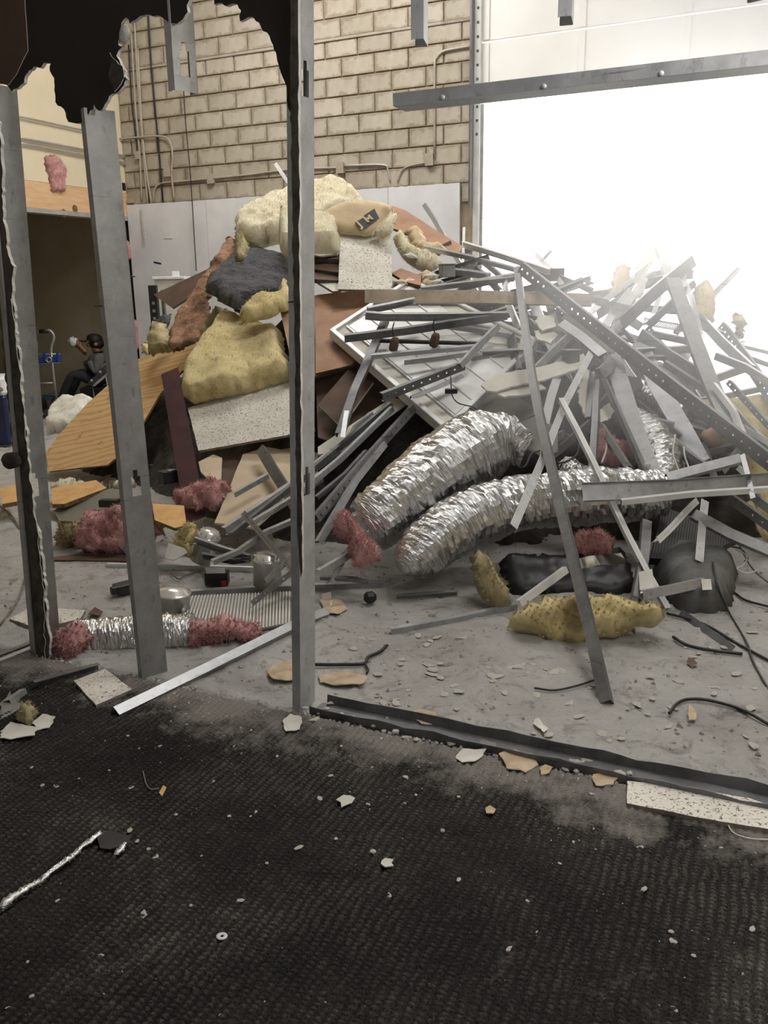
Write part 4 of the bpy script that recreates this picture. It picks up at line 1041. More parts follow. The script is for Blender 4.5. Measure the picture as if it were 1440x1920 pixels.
soft('fibreglass_batt', [(946, 1168), (962, 1142), (985, 1128), (1035, 1118), (1080, 1114), (1150, 1118), (1200, 1126), (1245, 1138), (1250, 1160), (1228, 1176), (1180, 1186), (1130, 1198), (1065, 1214), (1020, 1208), (985, 1192)],
     [(985, 1192, ('z', 0.0)), (1130, 1198, ('z', 0.0)), (1080, 1130, ('z', 0.13))], 0.11, 'yellow_fibre', 'yellow batt lying on the concrete in front of the heap', edge=0.05, amp=0.055, freq=9, fuzz=4500, fuzz_len=0.018, back=0.05)
soft('fibreglass_batt', [(880, 1042), (900, 1036), (925, 1060), (940, 1090), (962, 1112), (956, 1136), (930, 1142), (905, 1128), (890, 1090)], 3.75, 0.08, 'olive_fibre', 'curved yellow batt end under the lower foil duct', edge=0.06, amp=0.03, fuzz=800, fuzz_len=0.025)
soft('fibreglass_batt', [(1290, 770), (1340, 765), (1440, 760), (1450, 830), (1400, 870), (1330, 840), (1300, 810)], 4.7, 0.15, 'yellow_fibre', 'bright yellow batt behind the studs at the right edge', edge=0.1, amp=0.04, fuzz=500)
soft('fibreglass_batt', [(1385, 850), (1450, 835), (1450, 1010), (1420, 1000), (1400, 920)], 4.3, 0.12, 'yellow_fibre', 'upright yellow batt at the right edge beside the long blue-grey track', edge=0.08, amp=0.03, fuzz=500)
soft('fibreglass_scrap', [(1298, 600), (1300, 545), (1318, 530), (1334, 536), (1342, 560), (1336, 620)], 4.5, 0.08, 'yellow_fibre', 'yellow fluff high on the right of the heap, in the glare', edge=0.05, amp=0.05, fuzz=400)
soft('fibreglass_scrap', [(1372, 592), (1386, 584), (1396, 602), (1396, 660), (1380, 656)], 4.5, 0.05, 'yellow_fibre', 'tiny yellow fluff at the far right in the glare', edge=0.04, amp=0.04, fuzz=200)
soft('kraft_scrap', [(1142, 560), (1148, 518), (1160, 498), (1182, 500), (1182, 522), (1172, 558)], 4.6, 0.04, 'kraft', 'pale kraft scrap on the heap crest left of the crumpled peak', 'paper', edge=0.03, amp=0.03)
soft('kraft_scrap', [(1310, 812), (1342, 800), (1352, 806), (1352, 836), (1330, 838)], 4.2, 0.02, 'board', 'brown cardboard scrap behind the long punched stud at right', 'cardboard', edge=0.02, amp=0.015)
soft('white_batt', [(88, 815), (95, 780), (118, 757), (132, 750), (150, 752), (170, 748), (186, 756), (160, 780), (130, 805), (108, 812)], [(88, 815, Y(7.7)), (186, 752, Y(8.0)), (130, 805, Y(7.6))], 0.10, 'white_fibre', 'bright white batt behind the plywood sheet, lower left', edge=0.08, amp=0.03, fuzz=500)
soft('white_fluff', [(96, 905), (130, 898), (170, 905), (215, 900), (238, 892), (262, 898), (250, 915), (190, 918), (130, 925), (98, 925)], Y(6.1), 0.10, 'cream_fibre', 'dirty white fluff under the lower edge of the plywood', edge=0.06, amp=0.05, fuzz=800, fuzz_len=0.03)
def wad(name, px, spec, thick, mat, label, fuzz=900, **kw):
    return soft(name, px, spec, thick, mat, label, edge=kw.pop('edge', 0.07), amp=kw.pop('amp', 0.06), freq=kw.pop('freq', 11), fuzz=int(fuzz * 2.6), fuzz_len=0.020, fuzz_w=0.0018, step=0.014, **kw)
wad('pink_insulation', [(148, 1030), (152, 1008), (168, 975), (172, 962), (200, 958), (235, 952), (262, 945), (290, 942), (318, 950), (322, 975), (308, 1000), (290, 1010), (262, 1022), (232, 1044), (205, 1042), (180, 1046)],
    [(148, 1036, ('z', 0.0)), (262, 1040, ('z', 0.0)), (220, 955, Y(4.95))], 0.14, 'pink_fibre', 'heap of pink insulation on the floor between the two left studs', fuzz=2500, back=0.02)
wad('pink_insulation', [(318, 935), (345, 920), (378, 905), (395, 896), (412, 905), (432, 912), (436, 925), (420, 945), (395, 952), (360, 956), (330, 948)], 4.62, 0.07, 'pink_fibre', 'pink insulation tuft behind the lower part of the maroon board')
wad('yellow_insulation', [(104, 1015), (108, 985), (125, 975), (150, 985), (172, 990), (150, 1010), (125, 1024)], [(104, 1018, ('z', 0.0)), (172, 1012, ('z', 0.0)), (130, 978, Y(4.9))], 0.08, 'olive_fibre', 'yellow tuft left of the pink heap on the floor', back=0.02)
wad('yellow_insulation', [(318, 1030), (330, 1010), (350, 990), (372, 985), (372, 1005), (360, 1020), (366, 1040), (345, 1045)], 4.25, 0.06, 'yellow_fibre', 'yellow tuft beside the foot of the maroon board')
wad('pink_insulation', [(1068, 1030), (1075, 1012), (1100, 1002), (1130, 1005), (1152, 1022), (1150, 1036), (1110, 1042), (1080, 1044)], 3.95, 0.07, 'pink_fibre', 'pink insulation lump under the lower foil duct on the right')
wad('pink_insulation', [(1100, 850), (1110, 822), (1130, 815), (1150, 836), (1180, 832), (1186, 850), (1160, 868), (1110, 872)], 4.15, 0.09, 'pink_fibre', 'pink insulation showing among the studs above the lower duct')
soft('black_sheet', [(930, 1050), (985, 1040), (1060, 1040), (1170, 1030), (1200, 1110), (1150, 1130), (1080, 1118), (960, 1128)], 4.05, 0.05, 'black', 'black sheet put in for the dark void behind the yellow floor batt', 'plastic sheet', edge=0.05, amp=0.04)  # dark sheet laid where only a shaded void shows
soft('foil_scrap', [(1024, 1060), (1060, 1050), (1168, 1036), (1170, 1062), (1130, 1058), (1095, 1066), (1050, 1064)], 3.72, 0.012, 'light_gyp', 'torn white foil-backed scrap under the lower duct', 'paper', edge=0.02, amp=0.012)
soft('canvas_bag', [(1216, 1080), (1235, 1058), (1262, 1048), (1290, 1052), (1335, 1062), (1372, 1072), (1384, 1080), (1378, 1110), (1362, 1146), (1330, 1152), (1290, 1150), (1262, 1140), (1240, 1110)],
     [(1262, 1146, ('z', 0.0)), (1362, 1148, ('z', 0.0)), (1300, 1055, Y(4.4))], 0.16, 'canvas', 'crumpled grey canvas bag on the floor at right', 'bag', edge=0.14, amp=0.03, freq=5)
board('vent_grille', [(1220, 1046), (1242, 950), (1362, 990), (1384, 1010), (1330, 1036), (1290, 1052)], [(1220, 1046, 3.95), (1242, 950, 4.4), (1384, 1010, 4.3)], 0.04, 'grille_dark', 'black', 'dark perforated panel behind the canvas bag', 'vent panel')
board('vent_grille', [(100, 958), (128, 938), (210, 915), (236, 922), (232, 950), (180, 972), (140, 985), (112, 978)], [(100, 962, ('z', 0.05)), (236, 952, ('z', 0.08)), (210, 915, Y(5.9))], 0.03, 'grille', 'grille', 'grey perforated return grille behind the pink heap', 'vent panel')
for q, lab in (([(1186, 560), (1192, 508), (1203, 470), (1214, 457), (1228, 458), (1228, 480), (1212, 510), (1206, 556)], 'pale folded paper peak highest on the right of the heap'),
               ([(1226, 462), (1240, 456), (1252, 474), (1262, 512), (1264, 560), (1248, 540), (1238, 490)], 'pinkish folded paper strip right of the pale peak')):
    board('folded_paper', q, [(q[0][0], q[0][1], 4.5), (q[2][0], q[2][1], 4.75), (q[5][0], q[5][1], 4.55)], 0.006, 'light_gyp', 'gypsum', lab, 'paper', rag=(0.04, 0.02, len(lab)))
board('torn_wallboard_piece', [(902, 722), (915, 708), (950, 698), (1000, 690), (1060, 676), (1094, 662), (1102, 684), (1060, 700), (1012, 714), (960, 724), (930, 734), (912, 732)], [(902, 722, 3.88), (1094, 662, 3.98), (960, 724, 3.84)], 0.012, 'light_gyp', 'gypsum', 'long torn pale wallboard piece across the middle of the studs', 'wallboard', rag=(0.03, 0.012, 3))
board('torn_wallboard_piece', [(930, 738), (960, 728), (1012, 718), (1024, 728), (985, 740), (945, 744)], [(930, 738, 3.86), (1012, 718, 3.9), (985, 742, 3.82)], 0.012, 'light_gyp', 'gypsum', 'short torn pale wallboard flake below the long torn piece', 'wallboard', rag=(0.03, 0.012, 5))
for q, lab in (([(1002, 602), (1012, 590), (1036, 592), (1042, 612), (1018, 620)], 'upper pale crumpled wallboard scrap among the studs'),
               ([(1002, 620), (1030, 614), (1046, 628), (1034, 644), (1008, 636)], 'lower pale crumpled wallboard scrap among the studs'),
               ([(1085, 720), (1100, 690), (1112, 700), (1108, 750), (1098, 782), (1086, 750)], 'pale curved wallboard scrap left of the dark vertical stud'),
               ([(1122, 770), (1142, 754), (1152, 768), (1146, 784), (1126, 792)], 'small pale wallboard scrap right of the dark vertical stud')):
    board('wallboard_scrap', q, [(q[0][0], q[0][1], 4.06), (q[2][0], q[2][1], 4.12), (q[4][0], q[4][1], 4.02)], 0.012, 'light_gyp', 'gypsum', lab, 'wallboard', rag=(0.02, 0.014, len(lab)))

# ---- foil ducts
def duct(name, path, label, ends=None, seg=34, sub=20, amp=0.014, sq=1.0, ridge=0.006):
    P = [at(x, y, s) for x, y, s, r in path]; r = [rr * view_depth(p) / F_PX for p, (_, _, _, rr) in zip(P, path)]
    return tube(name, P, r, M['foil'], seg, sub, True, amp, ridge, 0.055, sq, False, 0.0032, label=label, cat='duct'), P, r
d1, P1, r1 = duct('foil_duct', [(676, 994, 3.85, 30), (692, 984, 3.85, 53), (730, 955, 3.85, 58), (790, 908, 3.9, 66), (850, 868, 3.95, 73), (905, 838, 4.0, 70), (955, 835, 4.05, 50), (990, 850, 4.05, 26)], 'upper fat silver foil duct spilling pink insulation')
soft('duct_filling', [(622, 990), (640, 968), (654, 960), (668, 985), (690, 1012), (712, 1036), (716, 1050), (690, 1056), (672, 1064), (656, 1040), (652, 1010), (630, 1004)], 3.72, 0.08, 'pink_fibre', None, None, edge=0.06, amp=0.035, freq=9, fuzz=3400, fuzz_len=0.022, fuzz_w=0.0018, step=0.014, parent=d1)
d2, P2, r2 = duct('foil_duct', [(752, 1064, 3.75, 14), (768, 1052, 3.75, 38), (800, 1025, 3.78, 50), (860, 985, 3.82, 54), (930, 955, 3.85, 52), (1010, 938, 3.88, 50), (1100, 930, 3.92, 54), (1180, 928, 3.98, 50), (1240, 925, 4.0, 40), (1258, 924, 4.0, 20)], 'lower long silver foil duct lying along the foot of the heap')
d3, P3, r3 = duct('foil_duct', [(1190, 790, 4.35, 30), (1220, 830, 4.3, 42), (1236, 870, 4.25, 44), (1230, 915, 4.2, 30)], 'crumpled bright foil bundle behind the wide grey studs')
d5, P5, r5 = duct('foil_duct', [(1200, 730, 4.5, 26), (1240, 760, 4.45, 34), (1280, 790, 4.4, 34)], 'crumpled foil bundle higher up, behind the long punched stud')
d6, P6, r6 = duct('foil_duct', [(1060, 880, 4.2, 24), (1090, 900, 4.12, 26), (1130, 905, 4.1, 24)], 'small foil bundle above the left end of the blue-grey track')
# the short foil duct lying in front, beyond the partition line
fd = [(140, 1206, ('y', 3.52), 24), (150, 1204, ('y', 3.52), 41), (200, 1200, ('y', 3.52), 42), (260, 1196, ('y', 3.52), 42), (320, 1193, ('y', 3.52), 42), (360, 1192, ('y', 3.52), 40), (370, 1191, ('y', 3.52), 22)]
d4, P4, r4 = duct('foil_duct', fd, 'short silver foil duct lying on the floor behind the second stud', seg=36, sub=24, amp=0.010, ridge=0.003)
soft('duct_filling', [(92, 1215), (104, 1190), (135, 1172), (152, 1164), (165, 1190), (166, 1225), (150, 1250), (120, 1252), (98, 1240)], ('y', 3.42), 0.07, 'pink_fibre', None, None, edge=0.06, amp=0.04, freq=9, fuzz=3600, fuzz_len=0.022, fuzz_w=0.0018, step=0.012, parent=d4)
soft('duct_filling', [(352, 1170), (380, 1160), (420, 1160), (460, 1164), (492, 1176), (498, 1196), (470, 1200), (430, 1196), (400, 1205), (378, 1235), (358, 1230), (352, 1200)], ('y', 3.5), 0.06, 'pink_fibre', None, None, edge=0.05, amp=0.04, freq=9, fuzz=3600, fuzz_len=0.022, fuzz_w=0.0018, step=0.012, parent=d4)
# ------------------------------------------------------------------ loose steel sections thrown on the heap
def mem(kind, px, w, sp, mat, label, roll=18, name=None, cat=None, **kw):
    nm = name or {'stud': 'metal_stud', 'open': 'metal_stud', 'track': 'metal_track', 'angle': 'metal_angle', 'bead': 'perforated_bead', 'tee': 'ceiling_tee', 'strip': 'metal_strip', 'hat': 'furring_channel'}[kind]
    ct = cat or {'metal_stud': 'stud', 'metal_track': 'track', 'metal_angle': 'angle', 'perforated_bead': 'corner bead', 'ceiling_tee': 'ceiling tee', 'metal_strip': 'metal strip', 'furring_channel': 'channel'}[nm]
    return member(nm, kind, px, w, sp, M[mat], label, ct, roll, **kw)
# -- the two long front pieces and the wide grey ones
s1 = mem('stud', [(968, 500), (995, 700), (1040, 912), (1092, 1130), (1134, 1316)], 15, [4.02, 'f'], 'galv_dark', 'long stud leaning from the top of the metal heap down to the concrete in front', 20, curve=4, name='metal_stud')  # backlit shade put into the colour with the darker steel
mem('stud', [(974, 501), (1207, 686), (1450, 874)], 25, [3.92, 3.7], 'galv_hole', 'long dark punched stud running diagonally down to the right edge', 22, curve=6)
mem('stud', [(684, 554), (900, 556), (1110, 562)], 23, [4.0, 4.1], 'tan_lit_metal', 'tan lit stud lying level across the top of the light fixture', -16)
mem('bead', [(1110, 562), (1188, 582)], 17, [4.1, 4.15], 'bead', 'bright bent punched end piece right of the tan stud', 30)
mem('stud', [(1262, 520), (1305, 640), (1340, 730), (1384, 820)], 28, [4.1, 3.85], 'galv_dull', 'thick grey stud leaning steeply at the right of the metal heap', -28, curve=3)
mem('stud', [(1236, 458), (1250, 500), (1264, 535)], 17, [4.5, 4.3], 'galv', 'stud end crossing the crumpled paper peak', 20)
mem('open', [(1146, 664), (1166, 725), (1192, 810), (1226, 896)], 32, [4.05, 3.85], 'galv_dull', 'widest grey stud web with a round knockout near its foot', 176, curve=2)
kn_ = at(1213, 874, 3.84)
lathe('knockout_disc', kn_, [(0.0, 0.0), (0.020, 0.0), (0.020, 0.004), (0.015, 0.008), (0.0, 0.005)], M['steel_pipe'], (CAM - kn_), 16, label='round knockout disc on the widest grey stud web', cat='disc')
mem('open', [(1200, 640), (1232, 720), (1276, 795), (1314, 866)], 31, [4.3, 4.1], 'galv', 'wide pale stud web behind the long punched stud, second from the right', 172, curve=2)
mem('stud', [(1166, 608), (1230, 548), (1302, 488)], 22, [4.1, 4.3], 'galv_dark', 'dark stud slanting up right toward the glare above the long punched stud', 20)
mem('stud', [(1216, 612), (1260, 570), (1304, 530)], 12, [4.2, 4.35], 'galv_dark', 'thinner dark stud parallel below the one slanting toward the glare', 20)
mem('stud', [(1198, 628), (1250, 668), (1320, 712)], 25, [4.25, 4.15], 'galv_dull', 'broad grey stud sloping down right under the level bright track', 20)
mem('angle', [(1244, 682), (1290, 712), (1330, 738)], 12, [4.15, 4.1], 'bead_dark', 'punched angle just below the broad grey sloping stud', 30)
mem('bead', [(1270, 470), (1284, 530), (1296, 556), (1314, 630)], 11, [4.4, 4.2], 'bead', 'bright perforated bead rising beside the thick steep stud', 25)
mem('bead', [(1252, 508), (1240, 545), (1226, 588)], 10, [4.45, 4.3], 'bead', 'short bright perforated bead hanging left of the thick steep stud', 25)
mem('stud', [(1308, 594), (1350, 640), (1405, 692)], 17, [4.45, 4.3], 'galv', 'pale stud sloping down to the right in the glare, nearer the thick stud', 20)
mem('stud', [(1350, 610), (1396, 672), (1446, 748)], 19, [4.5, 4.3], 'galv_hole', 'punched stud sloping down to the right edge in the glare', 20)
mem('angle', [(1340, 668), (1396, 690), (1450, 724)], 14, [4.35, 4.25], 'galv', 'angle joining the two sloping studs in the glare', 20)
mem('strip', [(1385, 648), (1450, 664)], 7, [4.6, 4.6], 'galv', 'thin level strip at the right edge in the glare, upper one', 10)
mem('strip', [(1392, 666), (1450, 688)], 9, [4.5, 4.5], 'galv', 'thin level strip at the right edge in the glare, lower one', 10)
mem('angle', [(1364, 716), (1400, 756), (1446, 806)], 10, [4.2, 4.1], 'galv_hole', 'narrow punched angle above the yellow batt at the right edge', 20)
mem('stud', [(1352, 745), (1400, 800), (1450, 850)], 14, [4.0, 3.9], 'bead_dark', 'punched stud beside the lower half of the thick steep stud', 20)
mem('bead', [(1376, 790), (1450, 836)], 12, [3.95, 3.85], 'bead', 'bright perforated bead sloping to the right edge below the punched stud', 20)
mem('angle', [(1334, 720), (1372, 770), (1396, 830)], 10, [3.86, 3.8], 'white_metal', 'white angle running along the thick steep stud', 25)
mem('track', [(1207, 600), (1294, 616)], 12, [4.35, 4.3], 'bead', 'bright punched track left of the thick steep stud, upper one', 20)
mem('track', [(1224, 625), (1296, 640)], 11, [4.34, 4.3], 'galv', 'bright track left of the thick steep stud, second one down', 20)
mem('track', [(1176, 660), (1306, 652)], 13, [4.3, 4.25], 'white_metal', 'bright white level track in the middle of the glare studs', 20)
mem('track', [(1190, 672), (1260, 668)], 8, [4.28, 4.25], 'galv', 'short shiny track under the bright white level track', 20)
mem('angle', [(1150, 632), (1172, 624), (1186, 640)], 8, [4.2, 4.2], 'galv_dark', 'small hooked dark angle between the studs', 20)
mem('bead', [(1098, 594), (1130, 566), (1165, 540), (1224, 494)], 11, [4.4, 4.6], 'bead', 'bright perforated bead rising toward the crumpled paper peak', 20)
mem('stud', [(1120, 592), (1170, 560), (1230, 515)], 15, [4.5, 4.65], 'galv', 'pale stud just under the bead that rises to the paper peak', 20)
mem('bead', [(1132, 616), (1152, 582), (1184, 545)], 16, [4.15, 4.3], 'bead', 'wide perforated bead left of the dark slanting stud', 20)
mem('stud', [(1152, 618), (1164, 590), (1200, 535)], 12, [4.2, 4.35], 'white_metal', 'pale stud right beside the wide perforated bead', 20)
mem('track', [(1200, 535), (1250, 520), (1300, 512)], 16, [4.7, 4.7], 'galv_dark', 'dark curved track on the heap crest under the paper peak', 20)
mem('stud', [(1110, 556), (1160, 548), (1210, 525), (1250, 512)], 18, [4.75, 4.8], 'galv_dull', 'bent grey stud along the crest left of the paper peak', 20, curve=3)
# -- middle
mem('bead', [(963, 987), (1012, 874), (1060, 755), (1108, 662)], 15, [3.25, 3.75], 'bead', 'long bright perforated bead crossing behind the leaning front stud', 24)
mem('bead', [(1022, 792), (1034, 740), (1046, 704)], 17, [3.8, 3.9], 'bead', 'short wide perforated bead just right of the leaning front stud', 20)
mem('tee', [(1052, 746), (1253, 1140)], 12, [3.45, 'f'], 'white_metal', 'long white ceiling tee leaning down to the canvas bag', -40)
mem('stud', [(1052, 604), (1090, 630), (1130, 664)], 19, [3.95, 3.92], 'galv', 'bent track wedge under the long punched stud', -35)
mem('strip', [(1060, 588), (1100, 616), (1150, 652)], 22, [4.0, 4.0], 'light_gyp', 'pale flat strip between the track wedge and the long punched stud', 0, name='paper_strip', cat='paper')
mem('angle', [(1006, 696), (1040, 660), (1076, 626)], 16, [3.96, 4.02], 'galv', 'light angle rising right from the leaning front stud', 22)
mem('angle', [(1020, 690), (1050, 664), (1084, 632)], 8, [4.0, 4.05], 'galv_dark', 'dark angle just under the light angle by the leaning front stud', 22)
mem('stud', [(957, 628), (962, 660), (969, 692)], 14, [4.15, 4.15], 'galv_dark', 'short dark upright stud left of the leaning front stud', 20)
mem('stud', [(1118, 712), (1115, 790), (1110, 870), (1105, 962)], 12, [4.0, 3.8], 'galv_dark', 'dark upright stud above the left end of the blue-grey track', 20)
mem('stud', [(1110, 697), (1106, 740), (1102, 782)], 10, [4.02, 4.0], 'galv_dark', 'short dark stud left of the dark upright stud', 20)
mem('strip', [(1113, 722), (1110, 750), (1108, 784)], 8, [4.05, 4.05], 'light_gyp', 'pale paper strip between two dark upright studs', 0, name='paper_strip', cat='paper')
mem('angle', [(1124, 796), (1150, 836), (1176, 876)], 10, [3.98, 3.9], 'galv_dull', 'short angle sloping over the pink insulation', 20)
mem('angle', [(1131, 712), (1160, 780), (1206, 886)], 9, [3.95, 3.85], 'galv_dark', 'dark twisted angle left of the widest grey stud', 20, twist=30)
mem('stud', [(1128, 700), (1140, 690), (1150, 672)], 22, [3.95, 4.0], 'galv_dull', 'crushed stud end with two oval holes between the uprights', 15)
mem('stud', [(1034, 856), (1062, 834), (1112, 792)], 14, [4.05, 4.02], 'galv_dark', 'dark stud rising right behind the white ceiling tee', 20)
mem('stud', [(1030, 830), (1058, 815), (1064, 824)], 16, [4.1, 4.1], 'galv_dull', 'grey stud stub behind the long perforated bead', 10)
mem('stud', [(1096, 784), (1120, 782)], 12, [4.05, 4.05], 'galv_dark', 'short dark cross stud under the pale wallboard scrap', 10)
mem('angle', [(1190, 752), (1230, 786), (1272, 818)], 9, [4.2, 4.15], 'galv_dark', 'dark angle behind the widest stud, upper one', 20)
mem('angle', [(1196, 782), (1230, 790), (1264, 798)], 9, [4.18, 4.15], 'galv', 'pale level angle behind the widest stud', 20)
mem('stud', [(1242, 808), (1280, 842), (1316, 874)], 10, [4.15, 4.05], 'galv_dull', 'grey stud behind the wide pale web, sloping down right', 20)
mem('stud', [(1270, 838), (1300, 860), (1330, 880)], 9, [4.1, 4.0], 'galv_dark', 'dark stud sloping right just above the blue-grey track', 20)
# -- the long blue-grey track and its neighbours
mem('track', [(1092, 924), (1260, 918), (1460, 904)], 34, [3.55, 3.55], 'galv', 'long blue-grey open track lying level at the right edge', -12)
mem('angle', [(1166, 943), (1300, 928), (1460, 918)], 10, [3.5, 3.5], 'white_metal', 'pale angle lying along the bottom of the blue-grey track', 20)
mem('stud', [(1252, 894), (1320, 876), (1390, 858)], 18, [3.7, 3.65], 'galv', 'short pale stud resting on the blue-grey track', -25)
mem('strip', [(1392, 852), (1402, 890), (1412, 934)], 9, [3.6, 3.45], 'galv', 'bent strip hooked over the blue-grey track', 10)
mem('angle', [(1383, 876), (1400, 892)], 10, [3.7, 3.65], 'white_metal', 'short white angle behind the hooked strip', 10)
mem('tee', [(1234, 1013), (1308, 938)], 13, [3.55, 3.75], 'white_metal', 'short white tee hanging left below the blue-grey track', 20)
mem('bead', [(1311, 1052), (1316, 990), (1322, 938)], 16, [3.75, 3.85], 'bead', 'bright perforated upright below the blue-grey track', 28)
mem('stud', [(1214, 975), (1210, 1030), (1204, 1075), (1196, 1120)], 18, [3.8, 3.7], 'galv_dull', 'grey upright stud left of the canvas bag', -20)
mem('stud', [(1300, 962), (1370, 1000), (1450, 1034)], 20, [3.8, 3.75], 'galv_dull', 'dark-topped stud sloping to the right edge over the perforated panel', -25)
mem('stud', [(1366, 934), (1400, 958), (1450, 994)], 17, [3.75, 3.7], 'galv_hole', 'punched stud sloping to the right edge above the dark-topped stud', 20)
mem('stud', [(1412, 932), (1450, 962)], 15, [3.6, 3.55], 'galv_dull', 'stud end at the right edge just under the blue-grey track', 20)
mem('angle', [(1404, 940), (1430, 1000), (1450, 1030)], 9, [4.0, 3.95], 'olive_fibre', 'thin yellowish lath sloping at the right edge', 10, name='wooden_lath', cat='lath')
mem('stud', [(1206, 1116), (1260, 1106), (1322, 1092)], 17, [3.55, 3.6], 'galv', 'pale stud piece lying in front of the canvas bag', 10)
mem('strip', [(1324, 1086), (1326, 1106)], 17, [3.55, 3.53], 'light_gyp', 'small square plate on the end of the pale stud by the bag', 0)
mem('strip', [(1210, 1070), (1214, 1110)], 26, [3.7, 3.62], 'light_gyp', 'pale bent plate left of the canvas bag', 10)
mem('strip', [(1276, 1148), (1330, 1186), (1374, 1218)], 15, ['f', 'f'], 'galv_dark', 'dark flat strip on the concrete below the canvas bag', 0)
mem('angle', [(734, 1186), (850, 1165), (970, 1139)], 12, ['f', 'f'], 'galv', 'long pale angle lying on the concrete left of the yellow batt', 25)
mem('angle', [(976, 1132), (1020, 1100), (1064, 1068)], 13, [3.62, 3.72], 'white_metal', 'pale punched angle rising right from the yellow batt', 20)
mem('track', [(745, 1119), (800, 1115), (858, 1111)], 11, ['f', 'f'], 'galv_dull', 'short dull track on the floor under the lower duct', 20)
# -- left of the middle: over the light fixture
mem('track', [(685, 589), (720, 592), (820, 592), (952, 590)], 14, [3.95, 4.05], 'galv', 'shiny track with a rounded left end over the light fixture', 25)
mem('track', [(688, 580), (730, 572), (776, 562)], 11, [3.98, 4.02], 'galv', 'bent-back shiny end of track over the light fixture', 25)
mem('angle', [(646, 636), (760, 622), (850, 608), (950, 594)], 14, [3.92, 4.05], 'galv_dark', 'dark angle sweeping up right over the light fixture', 25, curve=3)
mem('stud', [(722, 598), (694, 662), (664, 730), (636, 812)], 15, [4.1, 4.05], 'galv_dark', 'dark stud standing steep across the left corner of the light fixture', 25)
mem('strip', [(650, 770), (642, 820)], 9, [4.05, 4.0], 'galv', 'pale bottom end of the steep dark stud', 10)
mem('angle', [(696, 670), (800, 660), (904, 651)], 8, [4.02, 4.1], 'galv', 'upper of two thin pale angles crossing the light fixture', 25)
mem('angle', [(758, 680), (820, 673), (880, 664)], 9, [4.0, 4.05], 'galv', 'lower of two thin pale angles crossing the light fixture', 25)
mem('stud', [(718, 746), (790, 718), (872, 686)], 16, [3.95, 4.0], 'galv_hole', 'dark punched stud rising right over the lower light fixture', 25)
mem('angle', [(772, 745), (820, 726), (868, 704)], 9, [3.92, 3.98], 'galv_dark', 'dark bright-edged angle below the dark punched stud', -35)
mem('angle', [(865, 686), (900, 648), (936, 612)], 11, [3.95, 4.0], 'galv', 'shiny angle rising right above the grey wallboard panel', 25)
mem('angle', [(832, 612), (890, 620), (956, 630)], 9, [4.08, 4.1], 'galv', 'pale angle sloping right over the upper light fixture', 25)
mem('angle', [(702, 640), (800, 643), (896, 646)], 5, [4.1, 4.12], 'black', 'thin dark rod crossing the light fixture', 20, name='metal_rod', cat='rod')
mem('track', [(905, 662), (940, 660), (984, 658)], 13, [4.15, 4.15], 'galv', 'shiny level track left of the leaning front stud', 25)
mem('angle', [(884, 678), (920, 672), (958, 664)], 12, [4.18, 4.18], 'galv_dull', 'dull angle above the black gap left of the leaning stud', 25)
mem('angle', [(880, 610), (930, 622), (975, 640)], 10, [4.2, 4.2], 'galv', 'pale angle sloping down right to the leaning front stud', 25)
mem('angle', [(790, 544), (870, 534), (964, 524)], 9, [4.25, 4.3], 'galv_dull', 'dull angle above the tan stud, lower one', 25)
mem('stud', [(860, 540), (910, 530), (966, 520)], 13, [4.3, 4.32], 'galv', 'grey stud above the tan stud, right part', 25)
mem('angle', [(792, 465), (880, 484), (966, 507)], 8, [4.4, 4.35], 'galv', 'thin bluish angle sloping down right along the crest', 25)
mem('track', [(868, 456), (940, 478), (1032, 508)], 10, [4.6, 4.5], 'white_metal', 'pale track sloping down right along the crest into the glare', 25)
mem('strip', [(870, 426), (869, 462), (867, 500)], 5, [4.8, 4.7], 'white_metal', 'thin white upright strip standing on the crest near the door track', 10)
mem('angle', [(794, 383), (812, 410), (830, 441), (900, 560), (930, 612)], 8, [('y', 9.35), ('y', 8.6)], 'bead_dark', 'short dark punched strip leaning on the white wallboard behind the crest', 20)
mem('strip', [(826, 464), (846, 454)], 7, [4.75, 4.75], 'galv_dark', 'small bluish strip on the long brown board', 10)
mem('strip', [(872, 472), (892, 464)], 9, [4.7, 4.7], 'galv_dark', 'small dark strip left of the pale crest track', 10)
mem('angle', [(884, 500), (910, 520), (936, 548)], 11, [4.45, 4.35], 'galv', 'pale short angle sloping right under the crest', 25)
mem('angle', [(902, 490), (930, 512), (950, 534)], 9, [4.5, 4.4], 'galv_dull', 'dull short angle sloping right under the crest', 25)
mem('stud', [(842, 510), (880, 514), (920, 520)], 11, [4.4, 4.4], 'galv', 'pale level stud right of the grey box on the crest', 25)
mem('stud', [(700, 572), (780, 570), (860, 575), (945, 568)], 9, [4.3, 4.3], 'galv_dull', 'dull stud just under the tan level stud', 25)
mem('angle', [(944, 520), (952, 570), (972, 618)], 11, [4.3, 4.2], 'galv', 'angle dropping behind the leaning front stud', 25)
mem('angle', [(990, 600), (1012, 620), (1035, 645)], 7, [4.15, 4.1], 'galv_dark', 'dark short angle right of the leaning front stud', 25)
mem('strip', [(1026, 560), (1044, 620), (1052, 660)], 14, [4.25, 4.2], 'grey_gyp', 'grey strip dropping from the tan stud', 0, name='paper_strip', cat='paper')
mem('bead', [(1004, 476), (1036, 508), (1064, 548)], 10, [4.9, 4.6], 'bead', 'short perforated bead standing on the crest in the glare', 20)
mem('strip', [(1016, 490), (1034, 470)], 6, [4.85, 4.9], 'galv_dark', 'short dark strip crossing the crest bead', 10)
mem('track', [(1050, 518), (1090, 534), (1112, 545)], 10, [4.7, 4.6], 'galv', 'track sloping down right on the crest right of the dark red box', 20)
